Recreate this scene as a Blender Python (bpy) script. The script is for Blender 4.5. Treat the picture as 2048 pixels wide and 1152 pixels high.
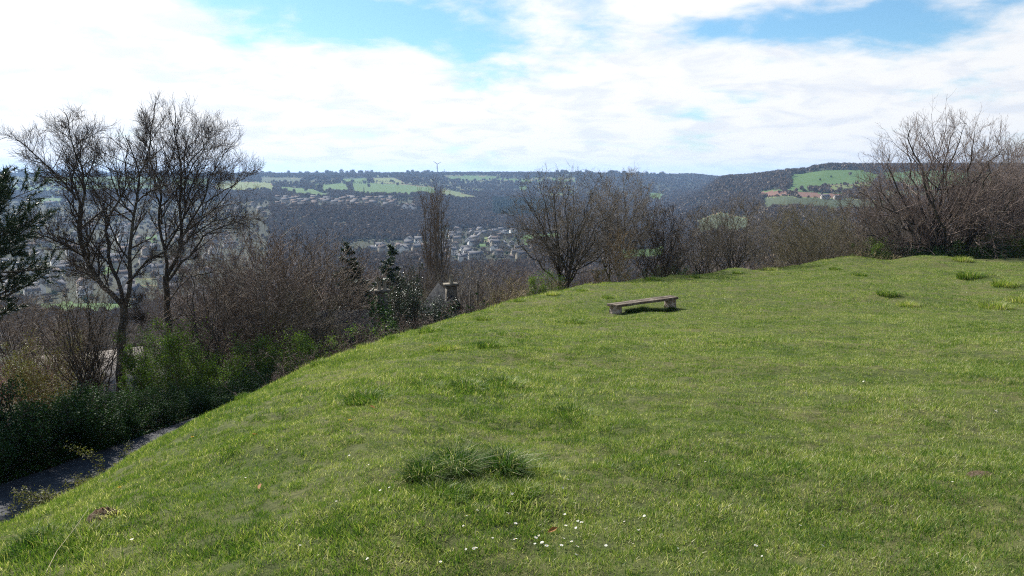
import bpy, math, random
import numpy as np
from mathutils import Vector, Euler, Matrix

for _o in list(bpy.data.objects):
    bpy.data.objects.remove(_o, do_unlink=True)
sc = bpy.context.scene
col = sc.collection
rad = math.radians

# ------------------------------------------------------------------ camera
EYE = 1.6
FPX = 1577.0                      # focal length in pixels of the 2048 px wide photograph
PITCH = math.atan((576 - 351) / FPX)
cam_d = bpy.data.cameras.new('camera')
cam_d.sensor_width = 36.0
cam_d.lens = 36.0 * FPX / 2048.0
cam_d.clip_start = 0.05
cam_d.clip_end = 20000.0
cam = bpy.data.objects.new('camera', cam_d)
col.objects.link(cam)
cam.location = (0, 0, EYE)
cam.rotation_euler = (math.pi / 2 - PITCH, 0, 0)
sc.camera = cam

# ------------------------------------------------------------------ sun, sky, exposure
SUN_AZ = rad(-42.0)               # from +Y (into the picture), negative is to the left
SUN_EL = rad(40.0)
sd = Vector((math.sin(SUN_AZ) * math.cos(SUN_EL), math.cos(SUN_AZ) * math.cos(SUN_EL), math.sin(SUN_EL)))
sun_d = bpy.data.lights.new('sun', 'SUN')
sun_d.energy = 5.0
sun_d.angle = rad(0.55)
sun_d.color = (1.0, 0.95, 0.87)
sun = bpy.data.objects.new('sun', sun_d)
col.objects.link(sun)
sun.rotation_euler = (-sd).to_track_quat('-Z', 'Y').to_euler()
sun.location = (-60, 60, 90)

sc.view_settings.view_transform = 'Standard'
sc.view_settings.look = 'None'
sc.view_settings.gamma = 1.0
sc.view_settings.use_curve_mapping = False
sc.view_settings.exposure = 1.0
sc.cycles.use_denoising = False
sc.cycles.filter_width = 1.1
sc.cycles.max_bounces = 6
sc.cycles.diffuse_bounces = 3
sc.cycles.transmission_bounces = 4
sc.cycles.transparent_max_bounces = 6
sc.cycles.volume_bounces = 0

world = bpy.data.worlds.new('World')
sc.world = world
world.use_nodes = True
SKY_STRENGTH = 0.085


class NT:
    """small helper for wiring node trees"""
    def __init__(self, tree):
        self.t = tree
        self.t.nodes.clear()

    def n(self, kind, **kw):
        nd = self.t.nodes.new(kind)
        for k, v in kw.items():
            if k.startswith('i_'):
                key = k[2:]
                key = int(key) if key.isdigit() else key.replace('__', ' ')
                self.set(nd, key, v)
            else:
                setattr(nd, k, v)
        return nd

    def set(self, nd, key, v):
        s = nd.inputs[key]
        if isinstance(v, bpy.types.NodeSocket):
            self.t.links.new(v, s)
        else:
            if isinstance(v, tuple) and len(v) == 3 and s.type == 'RGBA':
                v = (*v, 1.0)
            s.default_value = v

    def m(self, op, a, b=0.0, c=0.0, clamp=False):
        nd = self.t.nodes.new('ShaderNodeMath')
        nd.operation = op
        nd.use_clamp = clamp
        for i, v in enumerate((a, b, c)):
            self.set(nd, i, v)
        return nd.outputs[0]

    def mix(self, f, a, b, kind='MIX'):
        nd = self.t.nodes.new('ShaderNodeMix')
        nd.data_type = 'RGBA'
        nd.blend_type = kind
        self.set(nd, 0, f)
        self.set(nd, 6, a)
        self.set(nd, 7, b)
        return nd.outputs[2]

    def ramp(self, f, stops, interp='LINEAR'):
        nd = self.t.nodes.new('ShaderNodeValToRGB')
        nd.color_ramp.interpolation = interp
        el = nd.color_ramp.elements
        while len(el) < len(stops):
            el.new(0.5)
        for e, (p, c) in zip(el, stops):
            e.position = p
            e.color = (*c, 1.0) if len(c) == 3 else c
        self.set(nd, 0, f)
        return nd.outputs[0]

    def noise(self, vec, scale, detail=4.0, rough=0.55, dist=0.0):
        nd = self.t.nodes.new('ShaderNodeTexNoise')
        nd.inputs['Scale'].default_value = scale
        nd.inputs['Detail'].default_value = detail
        nd.inputs['Roughness'].default_value = rough
        nd.inputs['Distortion'].default_value = dist
        if vec is not None:
            self.t.links.new(vec, nd.inputs['Vector'])
        return nd.outputs[0]

    def smooth(self, x, lo, hi):
        nd = self.t.nodes.new('ShaderNodeMapRange')
        nd.interpolation_type = 'SMOOTHSTEP'
        self.set(nd, 0, x)
        nd.inputs[1].default_value = lo
        nd.inputs[2].default_value = hi
        return nd.outputs[0]


w = NT(world.node_tree)
tc = w.n('ShaderNodeTexCoord')
sep = w.n('ShaderNodeSeparateXYZ', i_0=tc.outputs['Generated'])
dx, dy, dz = sep.outputs
sky = w.n('ShaderNodeTexSky')
sky.sky_type = 'NISHITA'
sky.sun_disc = False
sky.sun_elevation = SUN_EL
sky.sun_rotation = SUN_AZ
sky.altitude = 150
sky.air_density = 1.0
sky.dust_density = 0.6
sky.ozone_density = 1.6
# clouds lie on a plane overhead: direction / height
zc = w.m('ADD', w.m('MAXIMUM', dz, 0.0), 0.19)
cx = w.m('DIVIDE', dx, zc)
cy = w.m('DIVIDE', dy, zc)
cvec = w.n('ShaderNodeCombineXYZ', i_0=cx, i_1=cy, i_2=0.0).outputs[0]
n_big = w.noise(cvec, 1.75, 6.0, 0.55, 0.25)
n_fine = w.noise(cvec, 5.2, 8.0, 0.6, 0.3)
el_ = w.m('ARCSINE', dz)
az_ = w.m('ARCTAN2', dx, dy)


def gap(a0, e0, sa, se, tilt):
    da = w.m('SUBTRACT', az_, a0)
    de = w.m('SUBTRACT', w.m('SUBTRACT', el_, e0), w.m('MULTIPLY', da, tilt))
    q = w.m('ADD', w.m('POWER', w.m('DIVIDE', da, sa), 2.0), w.m('POWER', w.m('DIVIDE', de, se), 2.0))
    return w.m('EXPONENT', w.m('MULTIPLY', q, -1.0))


cover = w.m('ADD', w.m('MULTIPLY', w.m('SUBTRACT', n_big, 0.5), 1.5), w.m('MULTIPLY', w.m('SUBTRACT', n_fine, 0.5), 0.75))
cover = w.m('ADD', cover, 0.61)
for g in ((-0.13, 0.180, 0.21, 0.036, -0.03, 0.66), (0.42, 0.165, 0.13, 0.034, -0.12, 0.74),
          (-0.43, 0.222, 0.25, 0.026, 0.0, 0.50), (0.26, 0.172, 0.07, 0.012, 0.0, 0.35)):
    cover = w.m('SUBTRACT', cover, w.m('MULTIPLY', gap(*g[:5]), g[5]))
# broken cloud overhead
cover = w.m('SUBTRACT', cover, w.m('MULTIPLY', w.smooth(el_, 0.24, 0.62), 0.62))
cmask = w.smooth(cover, 0.06, 0.54)
# brightness of cloud: forward scattering round the sun, greyer undersides
dots = w.n('ShaderNodeVectorMath', operation='DOT_PRODUCT', i_0=tc.outputs['Generated'], i_1=tuple(sd)).outputs['Value']
fwd = w.m('POWER', w.m('MULTIPLY', w.m('ADD', dots, 1.0), 0.5), 3.0)
bright = w.m('ADD', 5.3, w.m('MULTIPLY', fwd, 2.0))
shade = w.smooth(w.noise(cvec, 3.6, 7.0, 0.6, 0.4), 0.34, 0.56)
ccol = w.mix(shade, (0.83, 0.87, 0.935), (0.99, 0.995, 1.0))
cc = w.n('ShaderNodeVectorMath', operation='SCALE', i_0=ccol, i_Scale=bright).outputs[0]
skyc = w.mix(1.0, sky.outputs[0], (0.54, 0.76, 0.85), 'MULTIPLY')
mixc = w.mix(cmask, skyc, cc)
bg = w.n('ShaderNodeBackground', i_Color=mixc, i_Strength=SKY_STRENGTH)
w.n('ShaderNodeOutputWorld', i_Surface=bg.outputs[0])

# ------------------------------------------------------------------ pixel <-> place helpers
CP, SP = math.cos(PITCH), math.sin(PITCH)


def ray(u, v):
    xc, yc = (u - 1024.0) / FPX, (v - 576.0) / FPX
    return xc, CP - yc * SP, -SP - yc * CP          # x, y, z of the direction


def at(u, v, y):
    a, b, c = ray(u, v)
    return Vector((a / b * y, y, EYE + c / b * y))


def slope(v):                                        # drop below the eye per metre of depth
    yc = (v - 576.0) / FPX
    return (SP + yc * CP) / (CP - yc * SP)


def to_px(x, y, z):
    x, y, z = np.asarray(x, float), np.asarray(y, float), np.asarray(z, float) - EYE
    d = y * CP - z * SP
    up = y * SP + z * CP
    return 1024 + FPX * x / d, 576 - FPX * up / d


# ------------------------------------------------------------------ numeric noise
def vnoise(x, y, seed=0):
    x = np.asarray(x, float); y = np.asarray(y, float)
    xi, yi = np.floor(x).astype(np.int64), np.floor(y).astype(np.int64)
    fx, fy = x - xi, y - yi
    fx, fy = fx * fx * (3 - 2 * fx), fy * fy * (3 - 2 * fy)

    def h(a, b):
        k = (a * 374761393 + b * 668265263 + seed * 2147483647 + 1013904223) & 0xFFFFFFFF
        k = ((k ^ (k >> 13)) * 1274126177) & 0xFFFFFFFF
        k = ((k ^ (k >> 15)) * 2246822519) & 0xFFFFFFFF
        return ((k ^ (k >> 16)) & 0xFFFF) / 65535.0
    a, b, c, d = h(xi, yi), h(xi + 1, yi), h(xi, yi + 1), h(xi + 1, yi + 1)
    return (a * (1 - fx) + b * fx) * (1 - fy) + (c * (1 - fx) + d * fx) * fy


def fbm(x, y, seed=0, octv=4):
    s, a, t = 0.0, 1.0, 0.0
    for i in range(octv):
        s = s + a * vnoise(x * 2 ** i + 17.3 * i, y * 2 ** i - 9.1 * i, seed + i)
        t += a
        a *= 0.5
    return s / t


def sstep(x, lo, hi):
    t = np.clip((np.asarray(x, float) - lo) / (hi - lo), 0, 1)
    return t * t * (3 - 2 * t)


# ------------------------------------------------------------------ object helpers
def mesh_np(name, verts, faces, mats=None, smooth=True, midx=None, attrs=None):
    """verts (n,3); faces: list of (m,k) index arrays"""
    me = bpy.data.meshes.new(name)
    verts = np.asarray(verts, np.float32)
    me.vertices.add(len(verts))
    me.vertices.foreach_set('co', verts.ravel())
    faces = [np.asarray(f, np.int32) for f in faces if len(f)]
    tot = sum(f.size for f in faces)
    npoly = sum(len(f) for f in faces)
    me.loops.add(tot)
    me.loops.foreach_set('vertex_index', np.concatenate([f.ravel() for f in faces]) if faces else np.zeros(0, np.int32))
    me.polygons.add(npoly)
    ls = np.concatenate([np.full(len(f), f.shape[1], np.int32) for f in faces])
    start = np.concatenate([[0], np.cumsum(ls)[:-1]]).astype(np.int32)
    me.polygons.foreach_set('loop_start', start)
    if midx is not None:
        me.polygons.foreach_set('material_index', np.asarray(midx, np.int32))
    if smooth:
        me.polygons.foreach_set('use_smooth', np.ones(npoly, bool))
    for k, a in (attrs or {}).items():
        at_ = me.attributes.new(k, 'FLOAT', 'POINT')
        at_.data.foreach_set('value', np.asarray(a, np.float32))
    for m_ in (mats or []):
        me.materials.append(m_)
    me.update(calc_edges=True)
    return me


def obj(name, me, parent=None, loc=None, rotz=None):
    o = bpy.data.objects.new(name, me)
    col.objects.link(o)
    if parent is not None:
        o.parent = parent
    if loc is not None:
        o.location = loc
    if rotz is not None:
        o.rotation_euler = (0, 0, rotz)
    return o


def tag(o, label=None, cat=None, group=None, kind=None):
    for k, v in (('label', label), ('category', cat), ('group', group), ('kind', kind)):
        if v:
            o[k] = v
    return o


def thing(name, label, cat, loc=(0, 0, 0), rotz=0.0, group=None):
    o = bpy.data.objects.new(name, None)
    o.empty_display_size = 0.3
    col.objects.link(o)
    o.location = loc
    o.rotation_euler = (0, 0, rotz)
    return tag(o, label, cat, group)


ORD = ['leftmost', 'second from left', 'third from left', 'fourth from left', 'fifth from left', 'sixth from left', 'seventh from left',
       'eighth from left', 'ninth from left', 'tenth from left', 'eleventh from left', 'twelfth from left', 'thirteenth from left',
       'fourteenth from left', 'fifteenth from left', 'sixteenth from left', 'seventeenth from left', 'eighteenth from left',
       'nineteenth from left', 'twentieth from left', 'twenty-first from left', 'twenty-second from left']


def order_labels(rows):
    """rows: (object, pixel u, phrase for the set); label each by its place from the left in its set"""
    sets = {}
    for o, u, ph in rows:
        sets.setdefault(ph, []).append((u, o))
    for ph, v in sets.items():
        v.sort(key=lambda q: q[0])
        for k, (u, o) in enumerate(v):
            o['label'] = (ORD[min(k, len(ORD) - 1)] + ' of the ' + ph) if len(v) > 1 else 'the only one of the ' + ph


def kids(o):
    return [c for c in CHILD.get(o.name, [])]


CHILD = {}


def part(name, me, parent):
    o = obj(name, me, parent)
    CHILD.setdefault(parent.name, []).append(o)
    return o


def dup(root, loc, rotz=0.0, scale=1.0, label=None, group=None):
    """a copy of a thing with copies of its parts and sub-parts (mesh data shared)"""
    r = root.copy()
    col.objects.link(r)
    r.location = loc
    r.rotation_euler = (0, 0, rotz)
    r.scale = scale if isinstance(scale, tuple) else (scale,) * 3
    if label:
        r['label'] = label
    if group:
        r['group'] = group
    for ch in CHILD.get(root.name, []):
        c = ch.copy()
        col.objects.link(c)
        c.parent = r
        CHILD.setdefault(r.name, []).append(c)
        for g in CHILD.get(ch.name, []):
            d = g.copy()
            col.objects.link(d)
            d.parent = c
            CHILD.setdefault(c.name, []).append(d)
    return r


# ------------------------------------------------------------------ materials
def new_mat(name):
    m_ = bpy.data.materials.new(name)
    m_.use_nodes = True
    return m_, NT(m_.node_tree)


def noisy(name, stops, scale=5.0, rough=0.85, bump=0.3, detail=5.0, spec=0.25, coords='Object', bscale=None, rnd=0.0):
    """a rough surface whose colour wanders through the given ramp"""
    m_, t = new_mat(name)
    c = t.n('ShaderNodeTexCoord')
    f = t.noise(c.outputs[coords], scale, detail, 0.6)
    f = t.smooth(f, 0.28, 0.72)
    if rnd:
        oi = t.n('ShaderNodeObjectInfo')
        f = t.m('ADD', t.m('MULTIPLY', f, 1.0 - rnd), t.m('MULTIPLY', oi.outputs['Random'], rnd))
    cl = t.ramp(f, stops)
    b = t.n('ShaderNodeBsdfPrincipled', i_Base__Color=cl, i_Roughness=rough)
    b.inputs['Specular IOR Level'].default_value = spec
    if bump:
        bn = t.n('ShaderNodeBump', i_Strength=bump, i_Distance=0.05,
                 i_Height=t.noise(c.outputs[coords], bscale or scale * 5, 5.0, 0.6))
        t.set(b, 'Normal', bn.outputs[0])
    t.n('ShaderNodeOutputMaterial', i_Surface=b.outputs[0])
    return m_


def leafy(name, stops, trans=0.35, rough=0.55, attr=None, nscale=0.6, spec=0.3, rnd=0.0):
    """thin leaves or blades: reflect and let light through"""
    m_, t = new_mat(name)
    geo = t.n('ShaderNodeNewGeometry')
    f = t.smooth(t.noise(geo.outputs['Position'], nscale, 4.0, 0.6), 0.25, 0.75)
    if attr:
        a = t.n('ShaderNodeAttribute', attribute_name=attr)
        f = t.m('ADD', t.m('MULTIPLY', f, 0.35), t.m('MULTIPLY', a.outputs['Fac'], 0.65))
    if rnd:
        oi = t.n('ShaderNodeObjectInfo')
        f = t.m('ADD', t.m('MULTIPLY', f, 1.0 - rnd), t.m('MULTIPLY', oi.outputs['Random'], rnd))
    cl = t.ramp(f, stops)
    b = t.n('ShaderNodeBsdfPrincipled', i_Base__Color=cl, i_Roughness=rough)
    b.inputs['Specular IOR Level'].default_value = spec
    tr = t.n('ShaderNodeBsdfTranslucent', i_Color=t.mix(1.0, cl, (1.0, 1.05, 0.55), 'MULTIPLY'))
    mx = t.n('ShaderNodeMixShader', i_0=trans, i_1=b.outputs[0], i_2=tr.outputs[0])
    t.n('ShaderNodeOutputMaterial', i_Surface=mx.outputs[0])
    return m_


M = {}
# ================================================================== TERRAIN
def pchip(xk, yk, x):
    xk, yk = np.asarray(xk, float), np.asarray(yk, float)
    h = np.diff(xk)
    dl = np.diff(yk) / h
    d = np.zeros_like(yk)
    for i in range(1, len(xk) - 1):
        if dl[i - 1] * dl[i] > 0:
            w1, w2 = 2 * h[i] + h[i - 1], h[i] + 2 * h[i - 1]
            d[i] = (w1 + w2) / (w1 / dl[i - 1] + w2 / dl[i])
    d[0], d[-1] = dl[0], dl[-1]
    i = np.clip(np.searchsorted(xk, x) - 1, 0, len(h) - 1)
    t = (x - xk[i]) / h[i]
    return ((1 + 2 * t) * (1 - t) ** 2 * yk[i] + t * (1 - t) ** 2 * h[i] * d[i]
            + t * t * (3 - 2 * t) * yk[i + 1] + t * t * (t - 1) * h[i] * d[i + 1])


# crest of the meadow: (u, v, depth)
CREST = [(-700, 1250, 4.6), (-300, 1150, 5.4), (0, 1042, 6.8), (110, 985, 7.9), (230, 922, 9.6), (380, 844, 12.2), (500, 788, 14.3),
         (600, 742, 16.6), (700, 705, 19.0), (800, 671, 22.2), (850, 655, 24.0), (920, 636, 27.0), (1000, 610, 30.5),
         (1090, 587, 34.0), (1180, 570, 37.5), (1330, 555, 43.0), (1420, 547, 46.0), (1500, 541, 49.0), (1620, 528, 52.0), (1700, 517, 54.0),
         (1780, 522, 55.0), (1840, 517, 55.5), (1900, 519, 56.0), (2048, 514, 57.0), (2400, 514, 58.0), (3200, 516, 58.0)]
cu = np.array([c[0] for c in CREST], float)


def crest_of(u):
    return np.interp(u, cu, [c[1] for c in CREST]), np.interp(u, cu, [c[2] for c in CREST])


FIELD = ([0, 3, 6, 10, 15, 20, 26, 30, 36, 42, 50, 58], [1.6, 1.95, 2.30, 2.76, 3.34, 3.92, 4.50, 4.66, 4.92, 5.22, 5.42, 5.6])
# what lies beyond the crest: for each column u a list of (depth, value); value < 200 is drop in metres, else the pixel row v
LEFT_NEAR = [(14.0, 8.0), (20.0, 8.1), (27, 9.0), (40, 12.0), (60, 17.0), (100, 28.0), (200, 50.0), (330, 69.0)]
FAR = {
    -600: LEFT_NEAR + [(500, 82.), (700, 84.), (1000, 474), (1500, 430), (2200, 397), (3000, 372), (4000, 350), (4700, 353)],
    0: LEFT_NEAR + [(500, 82.), (700, 84.), (1000, 474), (1500, 430), (2200, 397), (3000, 372), (4000, 350), (4700, 353)],
    330: [(19, 7.9), (24, 8.1), (30, 9.3), (40, 12.0), (60, 17.5), (100, 28.0), (200, 50.0), (330, 69.0),
          (500, 82.), (700, 84.), (1000, 476), (1500, 430), (2200, 396), (3000, 371), (4000, 351), (4700, 353)],
    550: [(26, 9.0), (34, 11.0), (44, 13.5), (60, 18.0), (100, 28.0), (200, 48.0), (330, 66.0), (500, 78.), (700, 84.), (900, 506), (1050, 478),
          (1250, 425), (1400, 409), (1700, 396), (2100, 378), (2700, 361), (4000, 350), (4700, 353)],
    700: [(26, 7.6), (34, 10.5), (50, 14.5), (75, 21.0), (110, 29.0), (200, 46.0), (330, 63.0), (500, 76.), (700, 83.), (900, 508), (1050, 480),
          (1250, 425), (1400, 409), (1800, 393), (2200, 376), (2900, 358), (4000, 350), (4700, 353)],
    850: [(32, 8.2), (42, 11.5), (55, 15.0), (80, 21.0), (110, 28.0), (200, 45.0), (330, 61.0), (500, 73.), (700, 80.), (800, 516), (1000, 490),
          (1200, 456), (1450, 416), (1700, 399), (2200, 380), (2900, 361), (4000, 349), (4700, 353)],
    950: [(38, 8.6), (50, 12.5), (65, 16.5), (90, 22.0), (120, 29.0), (200, 44.0), (330, 60.0), (500, 72.), (700, 79.), (800, 520), (1000, 492),
          (1300, 462), (1700, 430), (2000, 407), (2400, 389), (3000, 368), (4000, 348), (4700, 352)],
    1100: [(43, 7.3), (54, 9.8), (70, 14.5), (95, 22.0), (125, 29.0), (200, 43.0), (330, 59.0), (500, 72.), (800, 520), (1000, 493),
           (1400, 460), (1800, 430), (2300, 405), (3000, 375), (3900, 348), (4700, 352)],
    1300: [(49, 7.5), (60, 10.0), (76, 15.0), (100, 22.0), (130, 29.0), (200, 42.0), (330, 58.0), (500, 71.), (800, 524), (1200, 485),
           (1700, 450), (2300, 415), (3000, 380), (3900, 352), (4700, 356)],
    1375: [(52, 7.6), (63, 10.2), (80, 15.5), (106, 23.0), (200, 40.0), (330, 54.0), (500, 68.), (800, 510), (1200, 468),
           (1600, 425), (1950, 402), (2300, 394), (2900, 384), (3500, 366), (4100, 351), (4700, 356)],
    1450: [(54, 7.5), (65, 10.2), (82, 15.5), (110, 23.0), (200, 38.0), (330, 50.0), (500, 515), (800, 488), (1100, 440),
           (1400, 404), (1700, 378), (2000, 358), (2600, 357), (3300, 356), (4700, 360)],
    1580: [(57, 8.4), (68, 12.0), (85, 17.0), (110, 22.0), (200, 35.0), (330, 46.0), (500, 508), (700, 468), (900, 436), (1100, 410),
           (1200, 394), (1320, 383), (1500, 368), (1800, 347), (2200, 348), (3300, 354), (4700, 360)],
    1640: [(58, 8.4), (69, 12.0), (86, 17.0), (110, 22.0), (200, 35.0), (330, 45.0), (500, 506), (700, 468), (900, 436), (1100, 412),
           (1200, 395), (1320, 384), (1500, 367), (1800, 337), (2000, 336), (3300, 352), (4700, 360)],
    1850: [(60, 8.4), (71, 12.0), (88, 17.0), (115, 23.0), (200, 35.0), (330, 45.0), (500, 506), (700, 466), (900, 434), (1100, 410),
           (1250, 395), (1500, 368), (1800, 338), (2000, 336), (3300, 352), (4700, 360)],
    2700: [(60, 8.4), (71, 12.0), (88, 17.0), (115, 23.0), (200, 35.0), (330, 45.0), (500, 506), (700, 466), (900, 434), (1100, 410),
           (1250, 395), (1500, 368), (1800, 338), (2000, 336), (3300, 352), (4700, 360)],
}
FU = sorted(FAR)


def phi_of(u):
    return np.arctan2((np.asarray(u, float) - 1024.0) / FPX, CP)


# radial grid of depths (shared by all columns) and fine columns
RG = np.concatenate([[0.0, 0.6, 1.2], np.geomspace(1.8, 70.0, 180), np.geomspace(72.0, 5400.0, 195)])
COLS_U = np.concatenate([np.linspace(-1400, -160, 40), np.linspace(-140, 2190, 400), np.linspace(2210, 3400, 40)])
PH = phi_of(COLS_U)
# the profile beyond the crest, interpolated across columns, on the depth grid
prof = {}
for u_ in FU:
    dd = [(y, (v if v < 200 else slope(v) * y)) for y, v in FAR[u_]]
    prof[u_] = dd
TAB = np.zeros((len(COLS_U), len(RG)))
farcol = {}
for u_ in FU:
    ys = [p[0] for p in prof[u_]]
    ds = [p[1] for p in prof[u_]]
    lo = np.array(ys)
    val = pchip(ys, ds, np.clip(RG, ys[0], ys[-1]))
    last = RG > ys[-1]
    val[last] = ds[-1] + (RG[last] - ys[-1]) * 0.004
    farcol[u_] = val
farmat = np.array([farcol[u_] for u_ in FU])
for j, u_ in enumerate(COLS_U):
    vc, yc_ = crest_of(u_)
    s = slope(vc)
    zc_ = s * yc_
    k = np.clip(u_, FU[0], FU[-1])
    i = min(max(np.searchsorted(FU, k) - 1, 0), len(FU) - 2)
    t = (k - FU[i]) / (FU[i + 1] - FU[i])
    t = t * t * (3 - 2 * t)
    fv = farmat[i] * (1 - t) + farmat[i + 1] * t
    # the meadow up to the crest
    wq = sstep(u_, 700, 1150)
    b = 0.08 + 0.02 * wq
    a = (zc_ - 1.6 - b * yc_) / yc_ ** 2
    quad = 1.6 + b * RG + a * RG ** 2
    fl = np.interp(RG, *FIELD)
    fl = fl + (zc_ - np.interp(yc_, *FIELD)) * (RG / yc_) ** 2
    fieldv = quad * (1 - wq) + fl * wq
    # roll over just past the crest, always under the sight line
    e = np.maximum(RG - yc_, 0)
    roll = zc_ + s * e + 0.10 * e * e / (1 + 0.12 * e)
    first = max(prof[FU[i]][0][0], prof[FU[i + 1]][0][0])
    wb = sstep(RG, yc_ + 0.2 * (first - yc_), first)
    beyond = np.where(RG > first, fv, roll * (1 - wb) + np.maximum(fv, s * RG + 0.05) * wb)
    TAB[j] = np.where(RG <= yc_, fieldv, beyond)
# fair the surface a little along and across, away from the crest itself
YC = np.array([crest_of(u_)[1] for u_ in COLS_U])
XX = RG[None, :] * np.tan(PH)[:, None]
YY = np.repeat(RG[None, :], len(PH), 0)
ZZ = EYE - TAB
rr_ = np.hypot(XX, YY)
infield = 1 - sstep(YY / YC[:, None], 0.97, 1.02)
# gentle lumps of the old pasture
lump = (fbm(XX * 0.55, YY * 0.55, 3) - 0.5) * 0.20 + (fbm(XX * 1.7, YY * 1.7, 8) - 0.5) * 0.09 + (fbm(XX * 5.5, YY * 5.5, 9, 2) - 0.5) * 0.035
ZZ += lump * np.clip(rr_ / 6, 0.25, 1) * sstep(-YY, -70, -40)
# anthill bumps at the right
for (bu, bv, by, bh, br) in ((1905, 524, 53, .32, 1.3), (1960, 548, 40, .38, 1.3), (1870, 526, 50, .22, 1.6), (1700, 520, 52.5, .25, 2.2),
                             (1780, 585, 31, .18, .8), (1840, 518, 54.5, .25, 1.7), (2020, 560, 36, .25, 1.2), (1480, 545, 47, .3, 1.0)):
    p = at(bu, bv, by)
    ZZ += bh * np.exp(-((XX - p.x) ** 2 + (YY - p.y) ** 2) / br ** 2)
# far undulation
farw = sstep(YY, 300, 900)
ZZ += farw * (fbm(XX / 220, YY / 220, 5) - 0.5) * 9.0 * sstep(-YY, -3600, -2600)
ZZ += (fbm(XX / 14, YY / 14, 6) - 0.5) * 1.6 * sstep(YY, 60, 90) * (1 - farw)

# the lane at the foot of the bank
ROAD_Z = EYE - 8.0
RD0, RDD = np.array([-13.3, 19.6]), np.array([0.427, 0.904])
RDN = np.array([0.904, -0.427])                     # to the right, toward the meadow
RC0 = RD0 + RDN * 1.7
ROADW = 3.3


def road_bend(t):                                     # lateral offset along the lane
    return 0.004 * np.maximum(t - 8, 0) ** 2


def road_xy(t, lat):
    t = np.asarray(t, float)
    off = lat + road_bend(t)
    return RC0[0] + RDD[0] * t + RDN[0] * off, RC0[1] + RDD[1] * t + RDN[1] * off


def road_dist(x, y):
    t = (x - RC0[0]) * RDD[0] + (y - RC0[1]) * RDD[1]
    l = (x - RC0[0]) * RDN[0] + (y - RC0[1]) * RDN[1] - road_bend(t)
    return t, l


t_, l_ = road_dist(XX, YY)
wr = (1 - sstep(np.abs(l_), ROADW / 2 + 0.35, ROADW / 2 + 1.5)) * (1 - sstep(np.abs(t_ - 2), 40, 55))
RZ = ROAD_Z + 0 * t_
ZZ = np.where(wr > 0, ZZ * (1 - wr) + RZ * wr, ZZ)


def ground(x, y):
    """height of the ground at (x, y), y > 0"""
    x, y = np.asarray(x, float), np.maximum(np.asarray(y, float), 0.01)
    ph = np.arctan2(x, y)
    fi = np.clip(np.interp(ph, PH, np.arange(len(PH))), 0, len(PH) - 1.001)
    fj = np.clip(np.interp(y, RG, np.arange(len(RG))), 0, len(RG) - 1.001)
    i, j = fi.astype(int), fj.astype(int)
    a, b = fi - i, fj - j
    return ((ZZ[i, j] * (1 - b) + ZZ[i, j + 1] * b) * (1 - a) + (ZZ[i + 1, j] * (1 - b) + ZZ[i + 1, j + 1] * b) * a)


def gz(x, y):
    return float(ground(x, y))


def hit(u, v, y0=100.0, y1=5000.0):
    """where the sight line through pixel (u, v) first meets the ground beyond y0"""
    ys = np.geomspace(y0, y1, 900)
    a, b, c = ray(u, v)
    d = (EYE + c / b * ys) - ground(a / b * ys, ys)
    k = np.argmax(d < 0) if (d < 0).any() else len(ys) - 1
    y = ys[k]
    return Vector((a / b * y, y, gz(a / b * y, y)))


def inpoly(x, y, poly):
    r = np.zeros(np.shape(x), bool)
    n = len(poly)
    j = n - 1
    for i in range(n):
        xi, yi, xj, yj = poly[i][0], poly[i][1], poly[j][0], poly[j][1]
        c = ((yi > y) != (yj > y)) & (x < (xj - xi) * (y - yi) / (yj - yi + 1e-9) + xi)
        r ^= c
        j = i
    return r


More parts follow.
